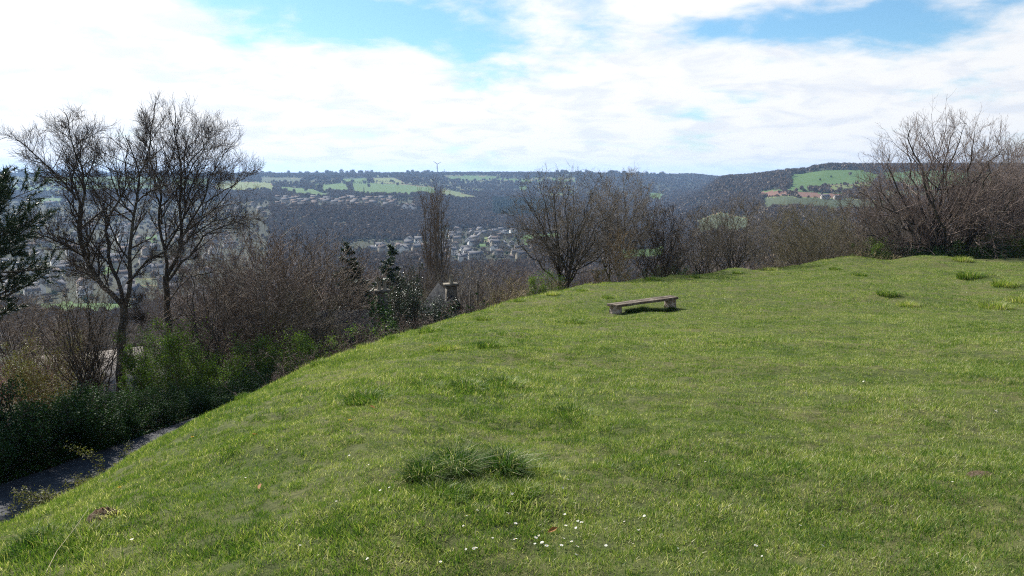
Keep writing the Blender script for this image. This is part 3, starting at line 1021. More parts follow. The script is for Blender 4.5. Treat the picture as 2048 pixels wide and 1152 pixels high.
M['dryleaf'] = leafy('dry_leaf', [(0, (0.30, 0.12, 0.03)), (1, (0.45, 0.22, 0.06))], 0.3, 0.7)
V = [(0, -.035, 0), (.013, -.012, .006), (.016, .012, .008), (0, .036, .002), (-.016, .010, .009), (-.013, -.014, .006), (0, 0, -.001)]
lf = mesh_np('fallen_leaf', V, [[(6, i, (i + 1) % 6) for i in range(6)]], [M['dryleaf']])
for k, (u_, v_, wh) in enumerate([(520, 980, 'on the open slope above the left grass patch'), (745, 818, 'near the dull dry-tipped clump'), (510, 873, 'high on the left bank slope'),
                                  (12, 1108, 'in the bottom left corner'), (1105, 1068, 'among the daisies')]):
    p = hit(u_, v_, 2.0, 62.0)
    o = obj('fallen_leaf', lf, None, (p.x, p.y, p.z + .022), k * 1.3)
    o.rotation_euler = (.3, .2 * k - .4, k * 1.3)
    tag(o, 'curled orange-brown fallen leaf lying ' + wh, 'leaf', 'fallen leaves on the grass')

M['earth'] = noisy('bare_earth', [(0, (0.075, 0.048, 0.028)), (0.6, (0.15, 0.10, 0.062)), (1, (0.24, 0.18, 0.12))], 40, 0.95, 0.9, bscale=160)


def mound(name, seed, rx_, ry_, h_, n=28):
    r = np.random.default_rng(seed)
    a = np.linspace(0, 2 * np.pi, n, endpoint=False)
    V = [(0, 0, h_)]
    rings = 7
    for j in range(1, rings + 1):
        q = j / rings
        zz = h_ * (1 - q * q) ** 1.1 - 0.02 * (q > .95)
        jr = 1 + 0.16 * (fbm(np.cos(a) * 2 + seed, np.sin(a) * 2 + j * .3, seed) - .5) * 2
        lz = r.normal(0, h_ * .09, n) * (q < .95)
        V += list(zip(rx_ * q * jr * np.cos(a), ry_ * q * jr * np.sin(a), zz + lz))
    F3 = [(0, 1 + i, 1 + (i + 1) % n) for i in range(n)]
    F4 = [(1 + (j - 1) * n + i, 1 + j * n + i, 1 + j * n + (i + 1) % n, 1 + (j - 1) * n + (i + 1) % n) for j in range(1, rings) for i in range(n)]
    return mesh_np(name, V, [F3, F4], [M['earth']])


p = hit(212, 1040, 2.0, 30)
root = thing('molehill', 'brown earth molehill with dry grass on the left of the bank', 'molehill', (p.x, p.y, p.z))
part('earth_mound', mound('earth_mound', 4, .15, .11, .085), root)
dryt = tussock_mesh(9, .12, .13, 420, .78)
e = part('dry_grass', dryt, root)
e.location = (.06, .0, .04)
# small tufts of the turf itself grow round the foot of the mound; the same tufts make up the whole sward
tuft_kinds = bpy.data.collections.new('turf_tuft_kinds')
for k in range(6):
    tf = part('grass_tuft', turf_tuft(200 + k, 46, .062, .018, .050, .0034), root)
    tf.location = (.17 * math.cos(k * 1.05), .13 * math.sin(k * 1.05), .005)
    tuft_kinds.objects.link(tf)
gx, gy, gs = [], [], []
for (r0, r1, dens, s0, s1) in ((2.4, 5.0, 420, .75, 1.2), (5.0, 9.0, 300, .8, 1.3), (9.0, 16.0, 150, 1.0, 1.55), (16.0, 30.0, 66, 1.25, 2.0), (30.0, 62.0, 28, 1.6, 2.5)):
    nn = int(.5 * (PHR[1] - PHR[0]) * (r1 ** 2 - r0 ** 2) * dens)
    rr = np.sqrt(rng.uniform(r0 ** 2, r1 ** 2, nn))
    ph = rng.uniform(PHR[0], PHR[1], nn)
    x, y = rr * np.sin(ph), rr * np.cos(ph)
    k = (y < crest_y(x, y) + 1.5)
    worn = fbm(x * 1.3, y * 1.3, 21)
    k &= rng.random(nn) < np.clip(1.2 - .5 * sstep(worn, .60, .80), .7, 1)
    x, y = x[k], y[k]
    sc_ = rng.uniform(s0, s1, len(x)) * (.82 + .42 * sstep(fbm(x * .7 + 5, y * .7, 31), .4, .7)) * (.8 + .45 * fbm(x * 3.5, y * 3.5, 33, 3)) + tall_at(x, y) * 11
    gx.append(x); gy.append(y); gs.append(sc_)
points_stuff('grass', 'short springy green turf covering the sunny hilltop meadow', np.concatenate(gx), np.concatenate(gy), np.concatenate(gs), tuft_kinds, 11, 'grass', sink=0.0)
p = hit(1968, 952, 2.0, 30)
tag(obj('earth_patch', mound('earth_patch', 6, .14, .10, .014), None, (p.x, p.y, p.z + .006)), 'low bare brown earth patch in the turf at right', 'earth')
# long pale dead stalk in the lower left corner
M['straw'] = noisy('straw', [(0, (0.26, 0.22, 0.13)), (1, (0.40, 0.35, 0.23))], 12, 0.8, 0)


def tube_mesh(name, pts, r0, r1, mat_, sides=5):
    P = np.asarray(pts, float)[None]
    R = np.linspace(r0, r1, P.shape[1])[None]
    V, F = tubes(P, R, sides)
    return mesh_np(name, V, [F], [mat_])


def tubes(P, R, sides):
    """P (N,K,3) polylines, R (N,K) radii -> vertices and quads"""
    N, K = R.shape
    T = np.gradient(P, axis=1)
    T /= np.linalg.norm(T, axis=-1, keepdims=True) + 1e-9
    ref = np.where(np.abs(T[:, :1, 2:3]) > 0.8, np.array([[[1.0, 0.13, 0]]]), np.array([[[0.0, 0.1, 1.0]]]))
    n1 = np.cross(T, np.broadcast_to(ref, T.shape))
    n1 /= np.linalg.norm(n1, axis=-1, keepdims=True) + 1e-9
    n2 = np.cross(T, n1)
    a = np.arange(sides) * 2 * np.pi / sides
    V = (P[:, :, None, :] + R[:, :, None, None] * (np.cos(a)[None, None, :, None] * n1[:, :, None, :] + np.sin(a)[None, None, :, None] * n2[:, :, None, :]))
    ii = np.arange(N * K * sides).reshape(N, K, sides)
    nx = np.roll(ii, -1, 2)
    F = np.stack([ii[:, :-1], nx[:, :-1], nx[:, 1:], ii[:, 1:]], -1).reshape(-1, 4)
    return V.reshape(-1, 3), F


pts = []
for (u_, v_, hh) in ((92, 1150, .01), (115, 1118, .05), (150, 1082, .08), (180, 1053, .13)):
    p = hit(u_, v_, 2.0, 30)
    pts.append((p.x, p.y, p.z + hh))
tag(obj('dead_stalk', tube_mesh('dead_stalk', pts, .0024, .0014, M['straw'])), 'long pale dead grass stalk lying in the bottom left corner', 'stalk')

# ================================================================== BENCH
M['plank'] = noisy('weathered_plank', [(0, (0.055, 0.040, 0.029)), (0.5, (0.105, 0.082, 0.060)), (1, (0.20, 0.165, 0.125))], 7, 0.85, 0.5)
M['block'] = noisy('stone_block', [(0, (0.13, 0.085, 0.065)), (0.35, (0.24, 0.19, 0.155)), (1, (0.40, 0.37, 0.33))], 7, 0.9, 0.8, bscale=30)


def box_mesh(name, size, mat_, seed=0, sub=(8, 2, 2), jit=0.004, bev=0.008):
    """a box of worn, slightly uneven faces with softened edges; origin at the middle of its base"""
    import bmesh
    bm = bmesh.new()
    bmesh.ops.create_cube(bm, size=1.0)
    bmesh.ops.scale(bm, vec=size, verts=bm.verts)
    for ax, n in enumerate(sub):
        for k in range(1, n):
            pl = [0, 0, 0]
            pl[ax] = size[ax] * (k / n - .5)
            nrm = [0, 0, 0]
            nrm[ax] = 1
            bmesh.ops.bisect_plane(bm, geom=bm.verts[:] + bm.edges[:] + bm.faces[:], plane_co=pl, plane_no=nrm)
    if bev:
        ed = [e for e in bm.edges if len(e.link_faces) == 2 and e.calc_face_angle(0) > 1.0]
        bmesh.ops.bevel(bm, geom=ed, offset=bev, segments=2, affect='EDGES')
    r = random.Random(seed)
    for v in bm.verts:
        v.co += Vector((r.gauss(0, jit), r.gauss(0, jit), r.gauss(0, jit)))
        v.co.z += size[2] / 2
    me = bpy.data.meshes.new(name)
    bm.to_mesh(me)
    bm.free()
    me.materials.append(mat_)
    return me


bl, br_ = at(1224, 604, 26.2), at(1347, 590, 28.0)
mid = (bl + br_) / 2
dirb = Vector((br_.x - bl.x, br_.y - bl.y, 0))
LEN = dirb.length
ang = math.atan2(dirb.y, dirb.x)
zl, zr = gz(bl.x, bl.y), gz(br_.x, br_.y)
seat_z = max(zl, zr) + 0.34
bench = thing('bench', 'low weathered plank bench on two stone blocks in the meadow', 'bench', (mid.x, mid.y, min(zl, zr)), ang)
zb = min(zl, zr)
for k, off in enumerate((-.122, .122)):
    pm = part('plank', box_mesh('plank', (LEN + (.10 if k else 0), .235, .085), M['plank'], k, (10, 2, 1), .003), bench)
    pm.location = (0.03 * k, off, seat_z - zb - .085)
    pm.rotation_euler = (0.02 * (1 - 2 * k), 0, 0.004 * k)
for k, sx in enumerate((-1, 1)):
    bmx = part('support_block', box_mesh('support_block', (.26, .34, seat_z - zb - .055 + .10), M['block'], 5 + k, (4, 4, 4), .010, .012), bench)
    bmx.location = (sx * (LEN / 2 - .17), 0, -.10 - .001)
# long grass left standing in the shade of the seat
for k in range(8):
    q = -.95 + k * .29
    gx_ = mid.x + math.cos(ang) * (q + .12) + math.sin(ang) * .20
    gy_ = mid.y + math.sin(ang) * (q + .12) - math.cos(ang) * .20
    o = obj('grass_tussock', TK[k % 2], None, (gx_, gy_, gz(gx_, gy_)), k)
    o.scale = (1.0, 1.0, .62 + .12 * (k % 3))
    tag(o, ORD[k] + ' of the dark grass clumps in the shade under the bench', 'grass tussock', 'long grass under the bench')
# ================================================================== TREES AND SHRUBS
def unit(a):
    return a / (np.linalg.norm(a, axis=-1, keepdims=True) + 1e-9)


def grow(P0, D, L, K, up, wob, r):
    """N polylines of K points from P0 along D, bending up (or down) and wandering"""
    N = len(P0)
    P = np.zeros((N, K, 3))
    P[:, 0] = P0
    d = unit(D)
    step = (L / (K - 1))[:, None]
    for k in range(1, K):
        d = unit(d + np.array([0, 0, up]) / (K - 1) + r.normal(0, wob, (N, 3)) / math.sqrt(K - 1))
        P[:, k] = P[:, k - 1] + d * step
    return P


def along(P, R, t):
    """points, tangents and radii at parameters t (N,n) of polylines P (N,K,3)"""
    N, K = R.shape
    f = np.clip(t * (K - 1), 0, K - 1.001)
    i = f.astype(int)
    a = (f - i)[..., None]
    n = np.arange(N)[:, None]
    A, B = P[n, i], P[n, i + 1]
    return A * (1 - a) + B * a, unit(B - A), R[n, i] * (1 - a[..., 0]) + R[n, i + 1] * a[..., 0]


def lens(P):
    return np.linalg.norm(np.diff(P, axis=1), axis=-1).sum(1)


def spawn(P, R, n, t0, t1, ang, lr, up, wob, K, rr, r, rmin=.003, env=None, lfall=.5, lmin=0.0, capmin=.22):
    N = len(P)
    t = t0 + (t1 - t0) * (np.arange(n)[None] + r.random((N, n))) / n
    pos, tan, rad_ = along(P, R, t)
    L = lens(P)[:, None] * lr * (1 - lfall * t) * r.uniform(.6, 1.3, (N, n))
    L = np.maximum(L, lmin)
    pos, tan, rad_, L = pos.reshape(-1, 3), tan.reshape(-1, 3), rad_.ravel(), L.ravel()
    q = unit(r.normal(size=pos.shape))
    perp = unit(q - (q * tan).sum(-1, keepdims=True) * tan)
    a = ang * r.uniform(.6, 1.35, len(pos))
    D = tan * np.cos(a)[:, None] + perp * np.sin(a)[:, None]
    if env is not None:
        c, e = np.array(env[0]), np.array(env[1])
        o, d = (pos - c) / e, D / e
        A, B, C = (d * d).sum(-1), (o * d).sum(-1), (o * o).sum(-1) - 1
        disc = np.maximum(B * B - A * C, 0)
        ex = np.where(C < 0, (-B + np.sqrt(disc)) / A, 0.0)
        L = np.minimum(L, np.maximum(ex * r.uniform(.8, 1.1, len(ex)), capmin * L))
    Pc = grow(pos, D, L, K, up, wob, r)
    r0 = np.maximum(np.minimum(rad_ * rr, .035 * L + .002), rmin)
    Rc = r0[:, None] * np.linspace(1, .35, K)[None]
    return Pc, np.maximum(Rc, rmin * .55)


def bark_parts(root, groups_trunk, groups_crown, bark, twig):
    for nm, gs, mt in (('trunk', groups_trunk, bark), ('crown', groups_crown, twig)):
        Vs, Fs, o_ = [], [], 0
        for P, R, s in gs:
            V, F = tubes(P, R, s)
            Vs.append(V); Fs.append(F + o_)
            o_ += len(V)
        part(nm, mesh_np(nm, np.concatenate(Vs), [np.concatenate(Fs)], [mt]), root)


M['bark_dark'] = noisy('bark_dark', [(0, (0.030, 0.025, 0.020)), (0.6, (0.060, 0.052, 0.042)), (1, (0.10, 0.095, 0.07))], 5, 0.9, 0.8, bscale=25)
M['twig_dark'] = noisy('twig_dark', [(0, (0.040, 0.031, 0.025)), (1, (0.075, 0.058, 0.046))], 3, 0.8, 0)
M['bark_grey'] = noisy('bark_grey', [(0, (0.065, 0.054, 0.042)), (0.6, (0.115, 0.10, 0.078)), (1, (0.17, 0.155, 0.115))], 4, 0.9, 0.6, bscale=25)
M['twig_brown'] = noisy('twig_brown', [(0, (0.095, 0.068, 0.048)), (1, (0.17, 0.130, 0.094))], 1.5, 0.75, 0, rnd=.35)
M['twig_pink'] = noisy('twig_pink', [(0, (0.12, 0.088, 0.076)), (1, (0.22, 0.172, 0.148))], 1.5, 0.7, 0)
M['twig_olive'] = noisy('twig_olive', [(0, (0.085, 0.075, 0.040)), (1, (0.16, 0.135, 0.075))], 1.5, 0.75, 0, rnd=.3)
M['twig_red'] = noisy('twig_red', [(0, (0.22, 0.075, 0.055)), (1, (0.32, 0.13, 0.09))], 3, 0.6, 0)
M['twig_orange'] = noisy('twig_orange', [(0, (0.16, 0.10, 0.040)), (1, (0.26, 0.175, 0.070))], 3, 0.6, 0)
M['twig_straw_dark'] = noisy('twig_straw_dark', [(0, (0.15, 0.112, 0.076)), (1, (0.25, 0.195, 0.14))], 1.5, 0.8, 0)
M['twig_taupe'] = noisy('twig_taupe', [(0, (0.105, 0.088, 0.068)), (1, (0.185, 0.158, 0.125))], 1.5, 0.8, 0)
M['twig_grey'] = noisy('twig_grey', [(0, (0.13, 0.115, 0.10)), (1, (0.23, 0.21, 0.18))], 1.5, 0.75, 0)
M['bark_birch'] = noisy('bark_birch', [(0, (0.14, 0.11, 0.085)), (0.4, (0.30, 0.265, 0.22)), (1, (0.42, 0.39, 0.34))], 6, 0.7, 0.3)
M['twig_straw'] = noisy('twig_straw', [(0, (0.19, 0.145, 0.075)), (1, (0.32, 0.26, 0.14))], 2, 0.75, 0)
M['bramble'] = noisy('bramble', [(0, (0.075, 0.052, 0.040)), (1, (0.15, 0.11, 0.085))], 3, 0.75, 0)


# ---- the two tall bare trees over the lane, limb by limb
def limb_tree(name, label, depth, base_u, base_v, limbs, seed, env_px, group=None, n1=15):
    """limbs: (list of (u, v), start radius m, end radius m, depth lean) drawn at the tree's depth"""
    r = np.random.default_rng(seed)
    b = at(base_u, base_v, depth)
    b.z = gz(b.x, b.y)
    root = thing(name, label, 'tree', b, 0.0, group)
    tr, cr = [], []
    L1P, L1R = [], []
    for k, (px, ra, rb, lean) in enumerate(limbs):
        pts = [np.array(at(u, v, depth)) - np.array(b) for u, v in px]
        pts = np.array(pts)
        ln = np.concatenate([[0], np.cumsum(np.linalg.norm(np.diff(pts, axis=0), axis=1))])
        pts[:, 1] += lean[0] + (lean[1] - lean[0]) * (ln / ln[-1])
        if k == 0:
            pts[0, 2] = -.4
        K = 14
        s = np.linspace(0, ln[-1], K)
        Q = np.stack([pchip_or_lin(ln, pts[:, i], s) for i in range(3)], -1)
        Q[1:] += r.normal(0, .03, (K - 1, 3))
        R = np.linspace(ra * (.86 if k == 0 else .74), rb * .8, K)
        tr.append((Q[None], R[None], 8))
        if k:
            L1P.append(Q); L1R.append(R)
    P1, R1 = np.array(L1P), np.array(L1R)
    ec = np.array(at(env_px[0], env_px[1], depth)) - np.array(b)
    env = (ec, (env_px[2] * depth / FPX, env_px[2] * depth / FPX * .95, env_px[3] * depth / FPX))
    P2, R2 = spawn(P1, R1, n1, .15, .90, .95, .40, .50, .22, 7, .55, r, .0095, env, lfall=.3, lmin=1.2, capmin=.5)
    tr.append((P2, R2, 4))
    P3, R3 = spawn(P2, R2, 9, .15, 1.0, .72, .52, .45, .26, 5, .6, r, .0072, env, lfall=.4, lmin=.6, capmin=.6)
    # tips of the limbs carry on as a spray
    tipP = P1[:, -5:]
    P3b, R3b = spawn(tipP, R1[:, -5:], 4, .2, 1.0, .6, .6, .5, .2, 5, .7, r, .0072, env, lfall=.3, lmin=.7, capmin=.6)
    P3, R3 = np.concatenate([P3, P3b]), np.concatenate([R3, R3b])
    cr.append((P3, R3, 3))
    P4, R4 = spawn(P3, R3, 7, .12, 1.0, .75, .55, .35, .25, 3, .75, r, .0056, lfall=.4, lmin=.30)
    cr.append((P4, R4, 3))
    bark_parts(root, tr, cr, M['bark_dark'], M['twig_dark'])
    root.scale = (.93, .93, .975)
    return root


def pchip_or_lin(x, y, s):
    return np.interp(s, x, y) if len(x) < 3 else catmull(x, y, s)


def catmull(x, y, s):
    m = np.gradient(y, x)
    i = np.clip(np.searchsorted(x, s) - 1, 0, len(x) - 2)
    h = x[i + 1] - x[i]
    t = (s - x[i]) / h
    return ((1 + 2 * t) * (1 - t) ** 2 * y[i] + t * (1 - t) ** 2 * h * m[i] + t * t * (3 - 2 * t) * y[i + 1] + t * t * (t - 1) * h * m[i + 1])


limb_tree('bare_tree', 'tall bare dark tree forking low above the lane, leftmost of the two', 35.0, 243, 808, [
    ([(243, 808), (242, 740), (245, 680), (248, 640), (247, 602)], .31, .24, (0, 0)),
    ([(246, 606), (228, 582), (203, 556), (187, 525), (177, 492), (172, 452), (178, 420), (180, 402)], .17, .125, (0, -1.0)),
    ([(180, 404), (192, 374), (191, 340), (186, 310), (176, 282), (172, 248), (166, 216)], .095, .018, (-1.0, -1.6)),
    ([(180, 404), (162, 372), (140, 352), (118, 341), (96, 336), (76, 324)], .085, .018, (-1.0, .6)),
    ([(172, 388), (150, 345), (128, 318), (108, 292), (92, 275), (78, 258)], .075, .016, (-1.0, -2.4)),
    ([(165, 376), (152, 340), (150, 300), (140, 270), (128, 240)], .060, .014, (-1.0, .8)),
    ([(204, 558), (165, 541), (133, 534), (100, 537)], .055, .014, (0, 1.6)),
    ([(178, 497), (142, 470), (112, 450), (92, 446)], .060, .014, (-.7, -2.2)),
    ([(246, 602), (236, 568), (215, 530), (201, 482), (197, 432), (212, 400), (226, 374), (230, 342), (226, 310), (230, 280)], .14, .02, (0, 1.4)),
    ([(198, 432), (180, 402), (158, 392), (130, 392), (104, 404)], .05, .012, (.7, 2.2)),
    ([(252, 604), (261, 560), (255, 512), (258, 462), (263, 420), (266, 380), (270, 342), (262, 310), (250, 280), (236, 255)], .16, .02, (0, .8)),
    ([(264, 424), (250, 392), (240, 354), (238, 322), (222, 290)], .06, .014, (.3, -1.4)),
    ([(267, 396), (290, 372), (328, 352), (350, 330)], .055, .014, (.4, 2.0)),
    ([(256, 560), (290, 531), (322, 505), (352, 494), (392, 468), (424, 448)], .085, .016, (0, -1.8)),
    ([(265, 345), (282, 300), (284, 265), (270, 225)], .05, .012, (.5, 1.4)),
    ([(256, 606), (285, 602), (306, 622), (322, 640)], .05, .012, (0, -1.6)),
], 11, (170, 385, 142, 178))
limb_tree('bare_tree', 'tall many-stemmed bare tree, right of the two above the lane', 39.0, 338, 745, [
    ([(338, 745), (337, 690), (335, 640), (334, 590), (332, 545)], .25, .20, (0, 0)),
    ([(332, 548), (328, 500), (319, 470), (312, 440), (310, 402), (312, 370), (300, 340), (289, 318), (283, 280), (288, 232), (291, 184)], .13, .016, (0, 1.0)),
    ([(334, 545), (352, 520), (367, 482), (370, 442), (368, 402), (373, 362), (378, 330), (372, 290), (366, 250), (371, 200)], .15, .016, (0, -1.0)),
    ([(336, 556), (362, 525), (400, 495), (432, 460), (480, 440), (520, 432), (548, 446)], .10, .014, (0, -2.2)),
    ([(368, 476), (392, 430), (411, 394), (426, 342), (442, 308), (466, 268)], .085, .014, (-.6, .8)),
    ([(328, 498), (346, 455), (361, 420), (355, 380), (351, 340), (344, 298), (350, 236)], .085, .014, (0, 2.2)),
    ([(314, 440), (318, 402), (312, 362), (322, 320), (318, 262), (311, 204)], .07, .013, (.5, -1.6)),
    ([(392, 468), (430, 436), (470, 424), (516, 436)], .055, .012, (-.8, 1.6)),
    ([(372, 440), (398, 400), (420, 372), (462, 352), (498, 340)], .065, .012, (-.4, -2.4)),
    ([(373, 372), (388, 320), (402, 280), (412, 226)], .06, .012, (-.5, 1.6)),
    ([(378, 335), (404, 306), (440, 278), (462, 248)], .05, .012, (-.6, -1.8)),
    ([(410, 396), (440, 372), (476, 345), (502, 318)], .05, .012, (.2, 2.4)),
    ([(312, 380), (290, 352), (268, 334), (240, 330)], .05, .012, (.5, 2.0)),
    ([(336, 600), (372, 560), (420, 538), (470, 535), (520, 560)], .06, .012, (0, -1.4)),
    ([(337, 640), (385, 620), (440, 642), (490, 655), (535, 690)], .05, .012, (0, -2.4)),
], 12, (390, 350, 142, 168))


# ---- generated winter trees
def winter_tree(name, label, H, W, seed, bark='bark_grey', twig='twig_brown', clear=.22, stems=1, limbs=9, n2=8, n3=7, n4=4,
                spread=.75, up=.7, rtrunk=None, rmin=.008, lth=.0125, asym=(0, 0), group=None, low=.15, cat='tree', build=True, lean=0.0):
    """H tall, W wide; origin at the foot"""
    r = np.random.default_rng(seed)
    rt = rtrunk or H * .018
    root = thing(name, label, cat, (0, 0, 0), 0.0, group)
    env = ((asym[0] * W, asym[1] * W, H * (low + (1 - low) * .5)), (W / 2, W / 2, H * (1 - low) * .53))
    tr, cr = [], []
    if stems == 1:
        P0 = np.array([[0, 0, -.5]])
        D = np.array([[lean, 0, 1.0]])
        L = np.array([H * .72])
        P = grow(P0, D, L, 12, .2, .16, r)
        R = (rt * np.linspace(1, .16, 12) * (1 + .5 * np.exp(-np.arange(12) * 1.4)))[None]
        t0 = clear
    else:
        a = r.uniform(0, 6.283, stems)
        rr = H * .02 * stems ** .5 * np.sqrt(r.random(stems))
        P0 = np.stack([rr * np.cos(a), rr * np.sin(a), np.full(stems, -.4)], -1)
        sp = spread * r.uniform(.1, .8, stems)
        D = np.stack([np.cos(a) * sp + lean, np.sin(a) * sp, np.ones(stems)], -1)
        L = H * r.uniform(.5, .85, stems)
        P = grow(P0, D, L, 10, .35, .2, r)
        R = rt / stems ** .4 * r.uniform(.6, 1.1, stems)[:, None] * np.linspace(1, .2, 10)[None]
        t0 = clear
    tr.append((P, R, 7 if stems == 1 else 5))
    # main limbs reach for points spread over a domed crown, rising before they lean out
    nl = limbs
    g = (np.arange(nl) + .5) / nl
    ct = 1 - g * (1.0 + .30)                       # from the top of the dome down past its waist
    st = np.sqrt(np.maximum(1 - ct ** 2, 0))
    az = np.arange(nl) * 2.39996 + r.uniform(0, 6.28)
    ec, er = np.array(env[0]), np.array(env[1])
    ends = ec + np.stack([st * np.cos(az), st * np.sin(az), ct], -1) * er * r.uniform(.72, 1.0, nl)[:, None]
    si = r.integers(0, len(P), nl)
    tt_ = np.clip(t0 + (.75 - t0) * r.random(nl) * (.35 + .65 * (ct + .3) / 1.3), t0 * .8, .8)
    pos, tan, rad_ = along(P, R, np.repeat(tt_[None], len(P), 0))
    pos, rad_ = pos[si, np.arange(nl)], rad_[si, np.arange(nl)]
    D_ = np.linalg.norm(ends - pos, axis=1)[:, None]
    hor = (ends - pos) * np.array([1, 1, 0])
    c1 = pos + np.array([0, 0, .34]) * D_ * (.4 + up) + hor * .22
    c2 = ends - np.array([0, 0, .22]) * D_ * up - hor * .12
    q_ = np.linspace(0, 1, 10)[None, :, None]
    P1 = (1 - q_) ** 3 * pos[:, None] + 3 * (1 - q_) ** 2 * q_ * c1[:, None] + 3 * (1 - q_) * q_ ** 2 * c2[:, None] + q_ ** 3 * ends[:, None]
    P1 = P1 + r.normal(0, .012 * H, P1.shape) * np.minimum(q_ * 3, 1)
    R1 = np.maximum(np.minimum(rad_ * .75, lth * D_[:, 0])[:, None] * np.linspace(1, .18, 10)[None], rmin * 1.6)
    tr.append((P1, R1, 5))
    P2, R2 = spawn(P1, R1, n2, .18, 1.0, .72, .42, up * .7, .22, 6, .58, r, rmin * 1.2, env, .35, lmin=H * .07)
    cr.append((P2, R2, 4))
    P3, R3 = spawn(P2, R2, n3, .12, 1.0, .7, .55, up * .5, .25, 4, .65, r, rmin, None, .4, lmin=H * .045)
    cr.append((P3, R3, 3))
    if n4:
        P4, R4 = spawn(P3, R3, n4, .15, 1.0, .65, .55, up * .35, .25, 3, .75, r, rmin * .8, None, .4, lmin=H * .025)
        cr.append((P4, R4, 3))
    bark_parts(root, tr, cr, M[bark], M[twig])
    return root


def put(root, u, y, vtop=None, scale=None, H=None, rotz=0.0, sink=0.0, copy=True, label=None, group=None, wide=1.0, cat=None):
    """stand a tree (or a copy) at column u, depth y; scaled so that its top reaches row vtop"""
    p = at(u, 500, y)
    z = gz(p.x, p.y) - sink
    if vtop is not None:
        zt = at(u, vtop, y).z
        scale = (zt - z) / H
    if copy:
        o = dup(root, (p.x, p.y, z), rotz, (scale * wide, scale * wide, scale), label, group)
    else:
        o = root
        o.location = (p.x, p.y, z)
        o.rotation_euler = (0, 0, rotz)
        o.scale = (scale * wide, scale * wide, scale)
        if label:
            o['label'] = label
        if group:
            o['group'] = group
    return o


# crowns on the skyline in the middle
TA = winter_tree('bare_tree', 'broad round-crowned bare tree left of the bench, on the brow', 14, 12.4, 21, 'bark_dark', 'twig_taupe', clear=.30, stems=3, limbs=28, n2=10, n3=8, n4=4, spread=.42, up=.42, rtrunk=.27, low=.22, rmin=.0105, lth=.0115)
put(TA, 1128, 45, 333, H=14.4, rotz=.4, copy=False)
TB = winter_tree('bare_tree', 'tall narrow bare tree behind the birch on the brow', 14, 8.2, 22, 'bark_dark', 'twig_taupe', clear=.30, limbs=22, n2=10, n3=8, n4=4, spread=.4, up=.50, rtrunk=.20, stems=2, low=.28, rmin=.0105, lth=.0115)
put(TB, 1245, 47, 336, H=14.4, rotz=1.2, copy=False)
TC = winter_tree('bare_tree', 'dense dark round bare tree right of the birch', 9, 6.2, 23, 'bark_dark', 'twig_dark', clear=.18, stems=3, rmin=.011, limbs=26, n2=10, n3=7, n4=3, spread=.6, up=.35, low=.14)
put(TC, 1318, 48, 403, H=9.4, rotz=2.0, copy=False)
TD = winter_tree('bare_tree', 'pale grey bare tree with open crown right of the dense dark tree', 9, 7.4, 24, 'bark_dark', 'twig_taupe', clear=.2, stems=3, lth=.017, limbs=20, n2=10, n3=7, n4=4, spread=.6, up=.45, rmin=.011)
put(TD, 1474, 53, 392, H=9.2, rotz=.3, copy=False)
TG = winter_tree('bare_tree', 'large spreading pinkish bare tree on the right skyline', 13, 14.5, 25, 'bark_dark', 'twig_pink', clear=.08, stems=6, limbs=40, n2=11, n3=7, n4=4, spread=.8, up=.75, low=.0, lean=.06, rtrunk=.5, rmin=.0095)
put(TG, 1880, 62, 216, H=14.0, rotz=.2, copy=False)
put(TG, 2075, 66, 300, H=12.2, rotz=2.3, label='pinkish bare tree cut by the right edge of the picture')
put(TB, 1990, 72, 300, H=13.6, rotz=2.3, label='bare tree between the large spreading tree and the right edge')
put(TD, 1735, 64, 385, H=8.4, rotz=2.2, label='small thin bare tree at the left foot of the large spreading tree')
put(TD, 1405, 52, 430, H=8.4, rotz=4.2, label='small bare tree between the dense dark tree and the pale grey tree')
# thicket of upright stems
TH = winter_tree('thicket_tree', 'upright many-stemmed thicket on the brow left of the large spreading tree', 7, 6, 26, 'bark_grey', 'twig_olive', clear=.1, stems=9, limbs=30, n2=7, n3=6, n4=3, spread=.5, up=1.0, low=.0)
put(TH, 1615, 56, 404, H=7.0, rotz=.3, copy=False)
put(TH, 1565, 61, 416, H=7.0, rotz=1.3, label='many-stemmed thicket left of the upright brow thicket')
put(TH, 1660, 60, 425, H=7.0, rotz=2.3, label='many-stemmed thicket right of the upright brow thicket')
# saplings over the left lane
TS = winter_tree('sapling', 'slender bare sapling left of the big fork above the lane', 7, 4.2, 27, 'bark_dark', 'twig_brown', clear=.14, limbs=24, n2=6, n3=4, n4=2, spread=.8, up=.2, low=.0, rtrunk=.06)
put(TS, 146, 29, 562, H=6.4, rotz=.3, copy=False)
put(TS, 177, 30, 590, H=6.4, rotz=2.3, label='second slender bare sapling, close beside the big fork')
put(TS, 15, 44, 600, H=6.4, rotz=1.3, wide=1.3, label='bare sapling below the pine at the left edge')
put(TS, 405, 37, 555, H=6.4, rotz=3.3, wide=1.2, label='slim bare sapling right of the many-stemmed tree')
put(TS, 78, 40, 640, H=6.4, rotz=4.0, wide=1.5, label='bushy bare sapling behind the orange willow')
# birch with a pale stem
TBi = winter_tree('birch', 'slim birch with pale stem and orange-brown twigs on the brow', 7, 3.6, 28, 'bark_birch', 'twig_orange', clear=.25, limbs=20, n2=6, n3=5, n4=2, spread=.55, up=.6, low=.12, rtrunk=.075, lean=.04)
put(TBi, 1242, 43, 470, H=6.4, rotz=.7, copy=False)


